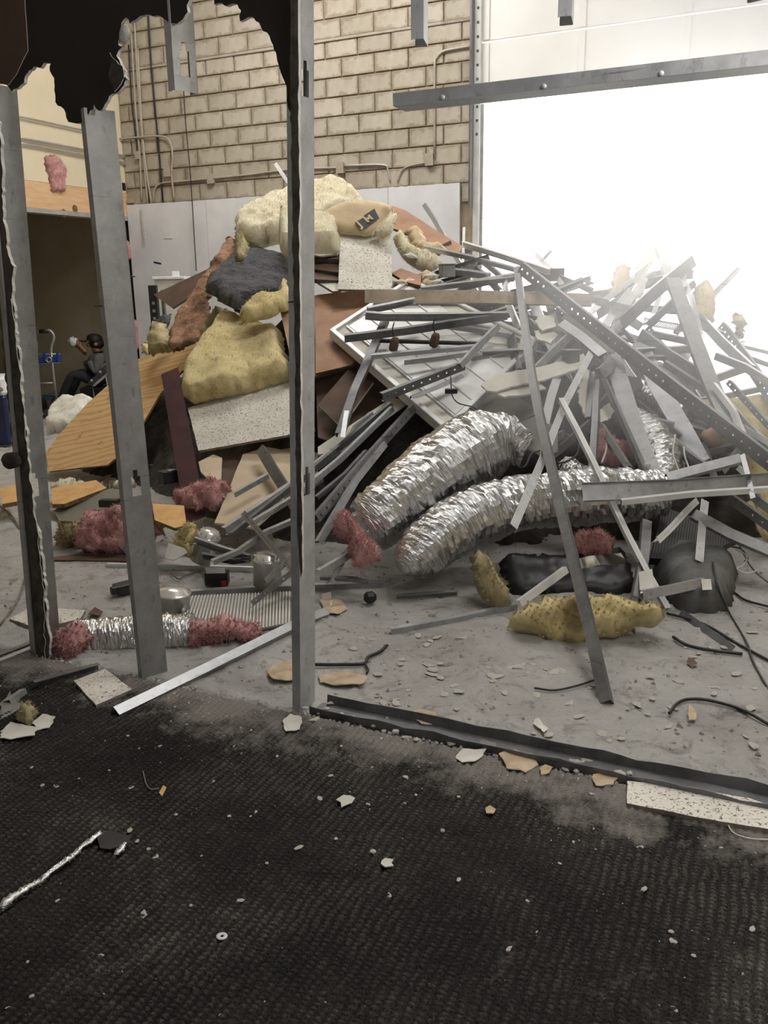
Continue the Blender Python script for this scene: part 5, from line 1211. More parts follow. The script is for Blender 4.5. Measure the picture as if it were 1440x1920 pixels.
# -- the bundle of long sections at lower left
B = [([(424, 997), (560, 905), (684, 800)], 15, 4.0, 4.25, 'galv', 'long grey stud at the top of the bundle beside the centre stud'),
     ([(437, 1004), (590, 880), (736, 757)], 9, 3.95, 4.2, 'galv_dark', 'thin dark angle, second in the bundle beside the centre stud'),
     ([(560, 928), (640, 862), (738, 766)], 10, 3.9, 4.15, 'galv', 'bright angle, third in the bundle beside the centre stud'),
     ([(470, 985), (560, 930), (606, 898)], 9, 3.86, 4.0, 'bead_dark', 'punched angle inside the bundle left of the centre stud'),
     ([(596, 972), (690, 862), (778, 765)], 15, 3.82, 4.1, 'galv_hole', 'shiny punched stud leaning beside the upper foil duct'),
     ([(600, 1018), (670, 900), (724, 832)], 12, 3.8, 4.0, 'galv', 'pale angle between the punched stud and the upper foil duct'),
     ([(596, 934), (650, 890), (690, 846)], 7, 3.95, 4.05, 'galv_dark', 'thin dark rod in the bundle right of the centre stud'),
     ([(600, 874), (648, 836), (700, 790)], 10, 4.1, 4.2, 'galv_dull', 'dull angle above the bundle right of the centre stud'),
     ([(640, 850), (670, 800), (700, 775)], 7, 4.15, 4.2, 'galv', 'short thin angle rising to the light fixture corner')]
for px, w, a, b, mt, lab in B: mem('stud' if w > 12 else 'angle', px, w, [a, b], mt, lab, 28)
mem('tee', [(455, 961), (510, 1025), (563, 1085)], 12, [3.8, 3.75], 'bead_dark', 'beige punched tee crossing the bundle left of the centre stud', 15)
mem('angle', [(400, 1056), (450, 1035), (500, 1000), (560, 974)], 9, [3.82, 3.9], 'galv_dull', 'bent dull angle under the bundle left of the centre stud', 25)
mem('bead', [(472, 1132), (515, 1098), (562, 1062)], 11, [3.65, 3.75], 'galv_hole', 'shiny punched angle lying over the ribbed sheet', 25)
mem('bead', [(498, 1090), (530, 1060), (562, 1030)], 11, [3.75, 3.8], 'bead_dark', 'short punched angle by the shiny can', 25)
mem('angle', [(440, 929), (470, 912), (504, 893)], 9, [4.3, 4.35], 'galv', 'short angle lying on the beige wallboard', 25)
mem('stud', [(486, 840), (508, 878), (530, 912), (552, 950)], 19, [4.5, 4.25], 'galv_dark', 'dark stud sloping down right over the beige wallboard', 20)
mem('angle', [(348, 1115), (480, 1107), (600, 1102), (719, 1098)], 12, ['f', 'f'], 'galv_dull', 'long dull track lying level in front of the shiny can', 25)
mem('tee', [(198, 1061), (340, 1064), (477, 1068)], 10, ['f', 'f'], 'white_metal', 'white edged tee lying level behind the second stud', 30)
mem('stud', [(218, 1333), (390, 1250), (560, 1166), (614, 1145)], 17, [('z', 0.03), ('z', 0.03)], 'galv', 'long angle on the floor between second and centre studs', -25)
mem('angle', [(600, 1075), (640, 1052), (664, 1036)], 12, [3.75, 3.8], 'galv', 'short crushed angle right of the centre stud under the pink filling', 25)
mem('angle', [(622, 1094), (640, 1060), (650, 1036)], 9, [3.78, 3.85], 'galv_dull', 'short dark angle under the upper duct filling', 25)
mem('angle', [(600, 1085), (660, 1088), (690, 1094)], 6, [3.8, 3.8], 'galv_dark', 'thin dark rod on the floor right of the centre stud', 25)
mem('strip', [(612, 1112), (614, 1138)], 18, ['f', 'f'], 'light_gyp', 'small pale plate on the floor right of the centre stud', 10)
mem('strip', [(516, 306), (532, 330), (548, 352), (566, 380)], 7, [5.0, 4.95], 'white_metal', 'white stick poking up behind the top cream batt', 10)
mem('angle', [(-10, 1247), (66, 1217)], 7, ['f', 'f'], 'galv', 'shiny thin trim on the floor left of the leftmost stud, nearer one', 25)
mem('angle', [(-10, 1236), (64, 1206)], 6, ['f', 'f'], 'galv_dark', 'dark thin trim on the floor left of the leftmost stud, farther one', 25)
mem('track', [(62, 1284), (120, 1268), (184, 1250)], 16, [('z', 0.02), ('z', 0.02)], 'galv_dark', 'dark track lying across the speckled floor tile', 20)
mem('angle', [(20, 1318), (50, 1296)], 12, [('z', 0.02), ('z', 0.02)], 'galv_dull', 'short dull angle on the floor at the far left', 20)
mem('track', [(380, 1040), (440, 1050), (470, 1045)], 10, [3.95, 3.95], 'galv_dark', 'small dark bracket across the lying can', 20)
mem('track', [(368, 1012), (420, 1030), (470, 1045)], 12, [4.0, 3.95], 'galv_dull', 'dull bracket bar above the lying can', 20)
# -- offcuts tangled deep inside
rnd = random.Random(21)
MARK = [(1265, 560, 'the thick steep stud'), (1215, 490, 'the crumpled paper peak'), (1150, 660, 'the long dark punched stud'), (990, 620, 'the leaning front stud'),
        (1180, 780, 'the widest grey stud web'), (1290, 800, 'the wide pale stud web'), (1070, 740, 'the long perforated bead'), (1390, 640, 'the glare at the right edge'), (880, 545, 'the tan level stud'), (800, 620, 'the light fixture'), (1360, 790, 'the yellow batt at the right edge')]
FIN = {'galv': 'pale', 'galv_dull': 'dull grey', 'galv_dark': 'dark', 'galv_hole': 'punched dark'}
seen = set(); made = 0
while made < 38:
    x = rnd.uniform(1000, 1400); y = rnd.uniform(540, 880); a = rnd.uniform(-1.3, 1.3); L = rnd.uniform(40, 110)
    if made >= 27: x = rnd.uniform(760, 1050); y = rnd.uniform(500, 660); a = rnd.uniform(-0.5, 0.6)
    kd = rnd.choice(['stud', 'angle', 'track']); mt = rnd.choice(list(FIN)); w = rnd.uniform(9, 18); y0 = rnd.uniform(4.42, 4.78)
    mk = min(MARK, key=lambda m: math.hypot(m[0] - x, m[1] - y))[2]
    tl = 'level' if abs(a) < 0.3 else ('steep' if abs(a) > 0.9 else 'slanting') + (' right-falling' if a > 0 else ' right-rising')
    lab = '%s %s %s offcut tangled deep behind %s' % (FIN[mt], tl, kd, mk)
    if lab in seen: continue
    seen.add(lab); made += 1
    q = [(x - L * math.cos(a), y - L * math.sin(a)), (x + L * math.cos(a), y + L * math.sin(a))]
    mem(kd, q, w, [y0, y0 + rnd.uniform(-.1, .1)], mt, lab, rnd.uniform(-40, 40), group='steel offcuts deep in the heap')
# ------------------------------------------------------------------ small things in the heap
def boxy(name, px, spec, w, h, d, mat, label, cat, rot=0.0, bev=0.004):
    p = at(px[0], px[1], spec); v = (CAM - p); v.z = 0; v.normalize(); v = Matrix.Rotation(R(rot), 3, 'Z') @ v
    u = UP.cross(v).normalized()
    return bevel_box(name, p - u * w / 2 - v * d / 2, u * w, v * d, UP * h, M[mat], bev, label=label, cat=cat), p, u, v
o, p, u, v = boxy('electrical_box', (838, 520), 4.4, 0.10, 0.09, 0.09, 'galv_dull', 'grey electrical box sitting on the crest right of the cream batt', 'electrical box', 20)
bevel_box('box_lid', p - u * 0.055 - v * 0.05 + UP * 0.09, u * 0.11, v * 0.10, UP * 0.008, M['galv'], 0.002, parent=o)
o, p, u, v = boxy('electrical_box', (1070, 678), 3.95, 0.085, 0.075, 0.08, 'galv_dark', 'dark electrical box hanging among the studs above the torn wallboard', 'electrical box', 30)
bevel_box('box_lid', p - u * 0.046 - v * 0.045 + UP * 0.07, u * 0.092, v * 0.09, UP * 0.006, M['galv_dull'], 0.002, parent=o)
boxy('dark_red_box', (1040, 528), 4.75, 0.13, 0.10, 0.08, 'maroon', 'dark reddish block on the crest in the glare', 'block', 15)
boxy('wooden_box', (1016, 522), 4.7, 0.10, 0.06, 0.08, 'board_dark', 'small brown block left of the dark reddish one', 'block', -10)
for k, (px, py, s, mt, lab) in enumerate([(770, 488, 4.42, 'light_gyp', 'white plaster chunk right of the square ceiling tile'), (808, 526, 4.4, 'light_gyp', 'pale chunk below the cream batt curl'),
        (820, 538, 4.38, 'light_gyp', 'flat white chunk at the foot of the grey electrical box'), (752, 536, 4.4, 'beige', 'beige chunk beneath the square ceiling tile')]):
    me = crumb_mesh('plaster_chunk', k + 40, 0.6, M[mt]); o = bpy.data.objects.new('plaster_chunk', me); o.scale = (0.07, 0.05, 0.05)
    finish(o, at(px, py, s), None, lab, 'plaster chunk')
# broken lamp holders hanging over the light fixture
for px, lab in (((736, 640), 'dark lamp socket hanging in front of the light fixture, left one'), ((812, 632), 'dark lamp socket hanging in front of the light fixture, right one')):
    p = at(px[0], px[1], 3.98)
    o = lathe('lamp_socket', p - UP * 0.06, [(0.0, 0), (0.025, 0), (0.03, 0.02), (0.028, 0.07), (0.018, 0.09), (0, 0.09)], M['board_dark'], Vector((0.25, -0.2, 1)), 14, label=lab, cat='lamp socket')
    tube('socket_wire', [p + Vector((0.01, 0, 0.03)), p + Vector((0.0, 0, 0.07)), p + Vector((0.012, 0.01, 0.12))], 0.004, M['cable'], 6, 4, parent=o)
boxy('black_connector', (846, 738), 3.9, 0.075, 0.03, 0.03, 'black', 'small black plug hanging from a wire over the light fixture', 'connector', 0)
def wire(px, spec, r, mat, label, name='loose_wire', cat='wire', **kw):
    P = [at(x, y, s if not isinstance(spec, list) else s) for (x, y), s in zip(px, spec if isinstance(spec, list) else [spec] * len(px))]
    return tube(name, P, r, M[mat], 6, 7, label=label, cat=cat, **kw)
wire([(845, 706), (846, 725), (848, 742), (860, 756), (890, 765), (912, 785), (935, 800)], 3.88, 0.004, 'cable', 'black wire dropping from the plug behind the upper duct')
wire([(880, 765), (930, 790), (958, 830), (970, 872), (985, 874), (996, 852), (1012, 845)], 3.8, 0.005, 'cable', 'black wire looping over the right end of the upper duct')
wire([(1030, 858), (1050, 868), (1078, 856), (1086, 836), (1080, 820)], 3.9, 0.005, 'cable', 'black wire loop behind the long perforated bead')
wire([(970, 792), (990, 784), (1006, 776), (1018, 762)], 3.72, 0.004, 'cable', 'twisted tie wire around the middle of the leaning front stud')
wire([(1002, 1290), (1040, 1294), (1080, 1286), (1112, 1276), (1128, 1272)], 'f', 0.004, 'cable', 'wire poking left from the foot of the leaning front stud')
wire([(1137, 824), (1136, 845), (1128, 868)], 4.0, 0.006, 'light_gyp', 'pale cord arching over the pink insulation in the studs')
wire([(1266, 815), (1262, 850), (1272, 880), (1278, 890)], 3.9, 0.005, 'light_gyp', 'left of two pale wires hanging above the blue-grey track')
wire([(1282, 838), (1284, 855), (1292, 878)], 3.9, 0.005, 'light_gyp', 'right of two pale wires hanging above the blue-grey track')
wire([(1255, 1337), (1268, 1320), (1290, 1311), (1330, 1313), (1390, 1330), (1445, 1360)], 'f', 0.006, 'cable', 'black cable arc on the concrete nearest the floor track')
wire([(1250, 1150), (1290, 1160), (1330, 1175), (1380, 1205), (1445, 1240)], 'f', 0.006, 'cable', 'black cable running right from the foot of the white tee')
wire([(1262, 1194), (1290, 1210), (1340, 1220), (1392, 1226)], 'f', 0.007, 'cable', 'black rod-like cable lying below the canvas bag')
wire([(1336, 1054), (1346, 1100), (1368, 1150), (1400, 1205), (1412, 1240), (1440, 1290), (1450, 1292)], [3.7, 3.6, 'f', 'f', 'f', 'f', 'f'], 0.005, 'cable', 'black wire falling over the canvas bag to the floor')
wire([(1378, 1112), (1400, 1126), (1445, 1138)], 'f', 0.006, 'cable', 'short black cable right of the canvas bag')
wire([(1380, 1030), (1400, 1042), (1394, 1060), (1382, 1066), (1400, 1075), (1425, 1068)], 3.9, 0.004, 'light_gyp', 'tangle of pale wire right of the perforated panel')
wire([(1372, 1025), (1390, 1030), (1402, 1046), (1396, 1052)], 4.0, 0.004, 'cable', 'dark wire loop right of the perforated panel')
wire([(1380, 1010), (1410, 1065), (1450, 1100)], 3.95, 0.004, 'wire_grey', 'grey wire running down to the right edge')
wire([(590, 1246), (640, 1246), (682, 1244), (690, 1232), (712, 1222), (726, 1210)], 'f', 0.007, 'cable', 'dark twisted cord on the concrete right of the centre stud')
wire([(684, 1243), (690, 1255), (688, 1262)], 'f', 0.005, 'cable', 'short tail of the dark twisted cord')
wire([(0, 948), (20, 965), (38, 990)], 'f', 0.006, 'wire_grey', 'grey cord on the floor at the far left, behind the leftmost stud')
wire([(48, 1080), (40, 1110), (24, 1140), (0, 1172)], 'f', 0.006, 'wire_grey', 'grey cord on the floor left of the leftmost stud')
wire([(-5, 828), (10, 825), (22, 830), (12, 838), (0, 836)], 'f', 0.006, 'cable', 'dark cord loop on the floor at the far left')
wire([(320, 1075), (335, 1085), (350, 1078), (372, 1072), (382, 1078), (390, 1100)], 'f', 0.004, 'wire_grey', 'thin grey wire on the floor behind the flexible conduit')
wire([(268, 1446), (274, 1470), (284, 1480), (298, 1478)], 'c', 0.0022, 'wire_grey', 'fine pale wire curl on the carpet at left')
wire([(1364, 1545), (1376, 1562), (1405, 1572), (1450, 1575)], 'c', 0.0022, 'light_gyp', 'fine white wire beside the broken tile on the carpet')
def can(px, spec, r, h, axis, label, ring=True):
    p = at(px[0], px[1], spec)
    o = lathe('recessed_can', p, [(0, 0.0), (r, 0.0), (r, h * 0.78), (r * 1.06, h * 0.80), (r * 1.06, h * 0.84), (r * 0.9, h * 0.86), (r * 0.75, h * 0.98), (0, h)], M['steel_can'], axis, 26, label=label, cat='lamp can')
    if ring:
        a = Vector(axis).normalized()
        for k in range(10):
            e1 = a.orthogonal().normalized(); e2 = a.cross(e1); t = 6.283 * k / 10
            lathe('rib', p + a * h * 0.86 + (e1 * math.cos(t) + e2 * math.sin(t)) * r * 0.86, [(0.004, 0), (0.004, h * 0.1), (0, h * 0.11)], M['steel_can'], a, 6, parent=o)
    return o
M['steel_can'] = galv('shiny_can_steel', (0.55, 0.53, 0.50), (0.72, 0.70, 0.66), 0.16, 0.3)
can((501, 1106), ('z', 0.0), 0.072, 0.20, (0.05, 0.0, 1), 'shiny recessed lamp can standing upright left of the centre stud')
can((377, 1050), ('z', 0.06), 0.062, 0.19, (0.30, -0.1, 0.75), 'shiny recessed lamp can tilted behind the long white tee')
can((322, 1150), ('z', 0.0), 0.085, 0.13, (0.1, 0.0, 1), 'dull lamp can on the floor beside the foil duct', False)
wire([(330, 1108), (344, 1110), (349, 1128), (343, 1146)], ('z', 0.05), 0.009, 'galv', 'curved flexible metal conduit by the dull lamp can', 'flexible_conduit', 'conduit')
o, p, u, v = boxy('outlet_strip', (408, 1095), 'f', 0.12, 0.07, 0.06, 'black', 'dark ballast box with three round white knockouts left of the upright can', 'electrical box', -12)
bevel_box('white_face', p - u * 0.05 + v * 0.028 + UP * 0.072, u * 0.10, v * 0.008 + UP * 0.03, v.cross(u) * -0.004, M['white'], 0.0, parent=o)
boxy('red_block', (420, 1098), 'f', 0.03, 0.03, 0.03, 'red', 'tiny red block beside the dark ballast box', 'block')
o, p, u, v = boxy('black_bracket', (236, 1110), 'f', 0.11, 0.05, 0.07, 'black', 'black plastic fitting on the floor left of the second stud', 'fitting', 25)
bevel_box('fitting_lug', p - u * 0.085 + UP * 0.01, u * 0.04, v * 0.03, UP * 0.04, M['black'], 0.004, parent=o)
o, p, u, v = boxy('black_fitting', (318, 905), 4.7, 0.12, 0.08, 0.08, 'black', 'black box fitting right of the second stud below the plywood', 'fitting', 30)
bevel_box('metal_clip', p - u * 0.02 + v * 0.04 + UP * 0.08, u * 0.05, v * -0.03, UP * 0.006, M['galv'], 0.001, parent=o)
boxy('grey_connector', (206, 950), ('z', 0.10), 0.13, 0.05, 0.06, 'black', 'dark connector lying on the grey return grille', 'fitting', -25)
boxy('dark_lump', (694, 1130), 'f', 0.06, 0.055, 0.05, 'black', 'small black lump on the concrete right of the centre stud', 'fitting', 15, 0.015)
slab('mirror_shard', pts_of([(308, 1046), (316, 1018), (346, 1028), (352, 1036), (326, 1050)], 4.05), 0.006, M['steel_can'], label='shiny metal shard by the yellow tuft', cat='metal scrap')
slab('dull_plank', pts_of([(98, 1044), (150, 1038), (244, 1044), (246, 1052), (150, 1050), (100, 1050)], 'f'), 0.02, M['board_dark'], label='thin dark plank on the floor under the pink heap', cat='plank')
# ribbed diffuser sheet on the floor
rs = [(338, 1165), (352, 1118), (586, 1108), (588, 1160), (480, 1180)]
RP = [at(x, y, ('z', 0.02)) for x, y in rs]
sh = slab('ribbed_sheet', RP, 0.01, M['grey_gyp'], label='ribbed translucent sheet lying on the floor behind the short duct', cat='plastic sheet')
cR, nR, e1R, e2R = frame_of(RP, RP[2] - RP[1])
for k in range(40):
    f = k / 40
    a = RP[1].lerp(RP[2], f + 0.01); b = RP[0].lerp(RP[3], min(1, f + 0.01)).lerp(RP[4], 0.5 * math.sin(f * 3.0) if f < .99 else 0)
    b = RP[0].lerp(RP[4], f / 0.55) if f < 0.55 else RP[4].lerp(RP[3], (f - 0.55) / 0.45)
    d = (b - a)
    bevel_box('rib', a + UP * 0.0005, d, (RP[2] - RP[1]).normalized() * 0.006, UP * 0.004, M['light_gyp'], 0, parent=sh)
# speckled tiles on the floor and on the carpet
def ftile(px, z, label, rag=None):
    return slab('ceiling_tile', [at_z(x, y, z) for x, y in px], 0.016, M['tile'], M['tile_edge'], rag=rag or (0.03, 0.003, 4), label=label, cat='ceiling tile')
ftile([(138, 1276), (196, 1254), (248, 1292), (180, 1322)], 0.022, 'small speckled tile on the floor between the two left studs')
ftile([(1176, 1464), (1250, 1470), (1404, 1496), (1450, 1512), (1450, 1556), (1350, 1540), (1176, 1506)], 0.024, 'broken speckled tile lying on the carpet at the right edge')
ftile([(18, 1160), (60, 1138), (160, 1144), (150, 1160), (100, 1172), (52, 1172)], 0.018, 'pale tile lying on the concrete behind the leftmost stud')
slab('cardboard_scrap', [at(x, y, ('z', 0.02)) for x, y in [(165, 1150), (178, 1138), (192, 1146), (186, 1154)]], 0.004, M['board_dark'], label='small brown folded scrap behind the short foil duct', cat='cardboard')
# flat scraps near the partition line
SCR = [([(935, 1416), (965, 1406), (1000, 1412), (1010, 1430), (985, 1446), (950, 1440)], 'crumb_tan', 'largest tan paper scrap against the floor track'),
       ([(1112, 1452), (1130, 1446), (1156, 1452), (1150, 1468), (1118, 1472)], 'crumb_tan', 'tan paper scrap left of the broken tile on the carpet'),
       ([(1012, 1440), (1022, 1432), (1036, 1438), (1030, 1448), (1014, 1450)], 'crumb_tan', 'small tan scrap right of the largest tan scrap'),
       ([(854, 1418), (868, 1402), (890, 1406), (912, 1404), (906, 1416), (890, 1428), (866, 1428)], 'light_gyp', 'crumpled white paper scrap against the floor track'),
       ([(764, 1340), (784, 1330), (818, 1336), (816, 1356), (790, 1356)], 'crumb_tan', 'tan square scrap lying in the floor track'),
       ([(896, 1392), (904, 1384), (930, 1394), (936, 1410), (918, 1408)], 'grey_gyp', 'grey folded scrap over the floor track edge'),
       ([(1000, 1356), (1008, 1346), (1028, 1366), (1020, 1374)], 'light_gyp', 'white chip on the concrete behind the floor track'),
       ([(500, 1262), (522, 1240), (562, 1240), (572, 1268), (540, 1276), (512, 1274)], 'crumb_tan', 'tan wallboard scrap left of the centre stud foot'),
       ([(598, 1262), (640, 1256), (690, 1270), (680, 1286), (630, 1284), (600, 1276)], 'crumb_tan', 'tan rag of paper right of the centre stud foot'),
       ([(530, 1352), (545, 1338), (566, 1346), (562, 1368), (536, 1370)], 'light_gyp', 'white broken chips at the foot of the centre stud'),
       ([(0, 1370), (20, 1352), (70, 1364), (66, 1380), (20, 1388), (0, 1384)], 'light_gyp', 'large white wallboard scrap at the far left edge of the carpet'),
       ([(0, 1320), (20, 1300), (40, 1326), (20, 1340), (0, 1346)], 'grey_gyp', 'grey glossy scrap at the far left edge'),
       ([(60, 1356), (80, 1340), (104, 1344), (92, 1362), (70, 1366)], 'light_gyp', 'white paper flake at left beside the yellow tuft'),
       ([(630, 1500), (644, 1492), (666, 1496), (660, 1506), (640, 1512)], 'light_gyp', 'white oval chip on the carpet below the centre stud'),
       ([(716, 1612), (722, 1606), (738, 1608), (738, 1622), (722, 1626), (714, 1620)], 'light_gyp', 'white round chip in the middle of the carpet'),
       ([(910, 1516), (918, 1508), (930, 1514), (926, 1524), (912, 1526)], 'crumb_tan', 'pinkish scrap on the carpet left of the broken tile'),
       ([(1290, 1232), (1302, 1234), (1308, 1244), (1298, 1250), (1288, 1242)], 'board_dark', 'dark curled scrap on the concrete under the black cables'),
       ([(1288, 1338), (1294, 1322), (1306, 1336), (1304, 1348), (1292, 1350)], 'crumb_tan', 'tan curled scrap right of the cable arc'),
       ([(600, 1124), (640, 1122), (652, 1140), (632, 1152), (606, 1146)], 'crumb_tan', 'brown flat scrap on the floor right of the centre stud')]
for q, mt, lab in SCR:
    y = sum(b for a, b in q) / len(q); sp = 'c' if (y > 1400 and q[0][0] < 1170) or (y > 1345 and q[0][0] < 600) else 'f'
    zz = 0.022 if sp == 'c' else 0.016
    PS = ragged([at_z(a, b, zz) for a, b in q], 0.014, 0.008, len(lab))
    cc = sum(PS, Vector()) / len(PS); tilt = Vector((random.uniform(-.10, .10), random.uniform(-.10, .10)))
    PS = [p + UP * max(-0.009, (p - cc).x * tilt.x + (p - cc).y * tilt.y + 0.006 * noise.noise(p * 20)) for p in PS]
    slab('paper_scrap', PS, 0.003, M[mt], M['gypsum'], label=lab, cat='scrap')
wad('yellow_insulation', [(36, 1352), (44, 1330), (58, 1318), (66, 1336), (58, 1356)], 'c', 0.03, 'olive_fibre', 'yellow tuft at the far left edge of the carpet', fuzz=250, step=0.01) if 0 else None
pillow('yellow_insulation', [at(x, y, 'c') for x, y in [(30, 1356), (40, 1334), (60, 1322), (72, 1338), (60, 1360)]], 0.05, M['olive_fibre'], 0, 0.04, 0.01, 0.02, 14, fuzz=250, label='yellow tuft at the far left edge of the carpet', cat='insulation')
# shiny foil strip on the carpet
FS = [(-20, 1722), (0, 1690), (40, 1664), (82, 1640), (120, 1610), (160, 1575), (196, 1554), (204, 1553), (192, 1570), (168, 1586), (136, 1616), (100, 1644), (60, 1672), (20, 1700)]
pillow('foil_strip', [at(x, y, 'c') for x, y in FS], 0.014, M['foil'], 0.0, 0.012, 0.008, 0.008, 16, label='crumpled shiny foil strip on the carpet at lower left', cat='foil strip')
pillow('foil_tail', [at(x, y, 'c') for x, y in [(205, 1612), (214, 1592), (240, 1572), (247, 1576), (240, 1590), (222, 1606)]], 0.008, M['foil'], 0.0, 0.012, 0.007, 0.006, 20, label='small shiny foil tail right of the long foil strip', cat='foil strip')
slab('black_shard', [at(x, y, ('z', 0.022)) for x, y in [(182, 1570), (204, 1556), (246, 1568), (240, 1582), (206, 1592), (188, 1590)]], 0.006, M['black'], label='black shard on the carpet between two foil strips', cat='plastic shard')
w = at_z(416, 1756, 0.014)
ws = lathe('washer', w, [(0.0045, 0), (0.0135, 0), (0.0135, 0.002), (0.0045, 0.002), (0.0045, 0)], M['white_metal'], (0.05, 0.1, 1), 20, label='round steel washer lying on the carpet', cat='washer')
slab('yellow_tag', [at(x, y, 'c') for x, y in [(298, 1486), (306, 1472), (312, 1476), (304, 1492)]], 0.003, M['orange_ply'], label='small yellow tag on the carpet beside a wire curl', cat='tag')
# crumbs: the larger ones are things of their own
rnd = random.Random(5)
cm = [crumb_mesh('plaster_crumb', k, (0.55, 0.35, 0.7, 0.45)[k % 4], M['crumb']) for k in range(8)]
SP = [(80, 1474), (106, 1474), (148, 1461), (245, 1478), (330, 1529), (430, 1531), (480, 1524), (470, 1531), (278, 1594), (256, 1578), (244, 1561), (292, 1608), (108, 1690), (270, 1715), (358, 1700), (434, 1770), (52, 1805), (190, 1792), (60, 1870), (15, 1890), (452, 1690),
      (620, 1455), (656, 1486), (690, 1510), (600, 1500), (905, 1478), (1075, 1580), (1258, 1748), (1326, 1762), (1262, 1766), (1300, 1795), (1418, 1600), (1410, 1745), (1380, 1620), (860, 1496), (1110, 1490), (1352, 1590), (955, 1780), (1208, 1670), (758, 1508), (780, 1492), (1265, 1892), (700, 1600), (730, 1680), (500, 1620),
      (560, 1590), (630, 1575), (205, 1445), (60, 1440), (400, 1465), (520, 1420), (440, 1400), (300, 1400), (240, 1380), (350, 1360), (470, 1370), (640, 1400), (700, 1440), (760, 1460), (1200, 1590), (1050, 1620), (860, 1650), (830, 1560), (990, 1690)]
for k, (x, y) in enumerate(SP):
    o = bpy.data.objects.new('plaster_crumb', cm[k % 8]); s = rnd.uniform(0.004, 0.0095)
    o.scale = (s * rnd.uniform(0.9, 1.7), s, s * 0.8); o.rotation_euler = (0, 0, rnd.uniform(0, 6))
    finish(o, at_z(x, y, 0.010), None, 'small pale plaster crumb lying on the dark carpet', 'crumb', 'plaster crumbs on the carpet')
BIG = [(620, 1320), (612, 1332), (640, 1342), (662, 1352), (684, 1356), (700, 1364), (720, 1372), (742, 1376), (760, 1384), (780, 1390), (1060, 1444), (1080, 1450), (1180, 1452), (1164, 1456), (845, 1396), (600, 1340), (590, 1352), (574, 1330)]
for k, (x, y) in enumerate(BIG):
    o = bpy.data.objects.new('plaster_lump', cm[(k + 3) % 8]); s = rnd.uniform(0.010, 0.017)
    o.scale = (s * rnd.uniform(0.9, 1.5), s, s); o.rotation_euler = (0, 0, rnd.uniform(0, 6))
    finish(o, at_z(x, y, 0.010), None, 'pale plaster lump lying along the floor track', 'plaster lump', 'plaster lumps along the floor track')
CH = [(rnd.uniform(620, 1430), rnd.uniform(1185, 1400)) for _ in range(140)]
n = 0
for x, y in CH:
    if y > 1330 + (x - 620) * 0.19 - 25 or (930 < x < 1260 and y < 1225): continue
    o = bpy.data.objects.new('plaster_chip', cm[n % 8]); s = rnd.uniform(0.007, 0.022)
    o.scale = (s * rnd.uniform(0.9, 1.8), s, s * 0.35); o.rotation_euler = (rnd.uniform(-.2, .2), 0, rnd.uniform(0, 6)); n += 1
    finish(o, at_z(x, y, 0.002), None, 'pale plaster chip lying on the dusty concrete', 'chip', 'plaster chips on the concrete')
# fine gravel nobody could count: one mesh
def gravel(name, count, pick, smin, smax, mat, label, z=0.008, seed=3):
    rnd = random.Random(seed); vs = []; fs = []
    for _ in range(count):
        x, y = pick(rnd); s = smin + (smax - smin) * rnd.random() ** 3; a = rnd.uniform(0, 6.28)
        b = len(vs); h = s * rnd.uniform(0.4, 0.9)
        for k in range(4):
            t = a + 1.5708 * k + rnd.uniform(-.4, .4); r = s * rnd.uniform(0.6, 1.2)
            vs.append(Vector((x + r * math.cos(t), y + r * math.sin(t), z)))
        vs.append(Vector((x + rnd.uniform(-.3, .3) * s, y + rnd.uniform(-.3, .3) * s, z + h)))
        fs += [(b, b + 1, b + 4), (b + 1, b + 2, b + 4), (b + 2, b + 3, b + 4), (b + 3, b, b + 4)]
    return mesh_obj(name, vs, fs, mat, label=label, cat='gravel', kind='stuff')
def on_carpet(r):
    u = r.uniform(-1.3, 1.7); s = 0.09 + 1.7 * r.random() ** 1.6; p = PART0 + U2 * u + N2 * s; return p.x, p.y
def on_line(r):
    u = r.uniform(-1.6, 1.7); s = abs(r.gauss(0, 0.10)) * (1.6 if u < 0 else 0.55) + 0.03; p = PART0 + U2 * u + N2 * s; return p.x, p.y
def on_slab(r):
    u = r.uniform(-2.2, 2.6); s = -0.08 - 2.2 * r.random(); p = PART0 + U2 * u + N2 * s; return p.x, p.y
gravel('plaster_grit', 2600, on_carpet, 0.0014, 0.006, M['crumb'], 'fine pale plaster grit strewn over the carpet')
gravel('plaster_grit', 2600, on_line, 0.002, 0.013, M['crumb'], 'plaster gravel gathered along the partition line', 0.006, 4)
gravel('concrete_grit', 3200, on_slab, 0.003, 0.016, M['rubble_pale'], 'loose plaster grit strewn over the concrete', 0.0, 6)
# ------------------------------------------------------------------ the seated worker in the dark room, and the gear round him
PY = 11.75
def J(px, py, dy=0.0): return at_y(px, py, PY + dy)
def skin(name, joints, edges, radii, mat, parent, base, levels=2, **kw):
    me = bpy.data.meshes.new(name); me.from_pydata([j - base for j in joints], edges, []); me.materials.append(mat)
    o = bpy.data.objects.new(name, me); finish(o, base, parent, **kw)
    md = o.modifiers.new('skin', 'SKIN'); md.use_smooth_shade = True
    for v, r in zip(me.skin_vertices[0].data, radii): v.radius = (r, r) if not isinstance(r, tuple) else r
    me.skin_vertices[0].data[0].use_root = True
    sb = o.modifiers.new('smooth', 'SUBSURF'); sb.levels = levels; sb.render_levels = levels
    return o
hip = J(186, 727); hip.z = 0.34
per = empty('person', Vector((hip.x, hip.y, 0.0)), 'person in a dark cap and grey shirt sitting in the dark opening, hands raised', 'person')
chest = J(184, 690); neck = J(184, 664, 0.0); head = J(178, 645, 0.0)
shR = J(186, 672, -0.17); shL = J(182, 670, 0.17); hR = hip + Vector((0, -0.10, -0.01)); hL = hip + Vector((0, 0.10, -0.01))
elR = J(180, 700, -0.24); wrR = J(153, 652, -0.12); haR = J(147, 646, -0.09)
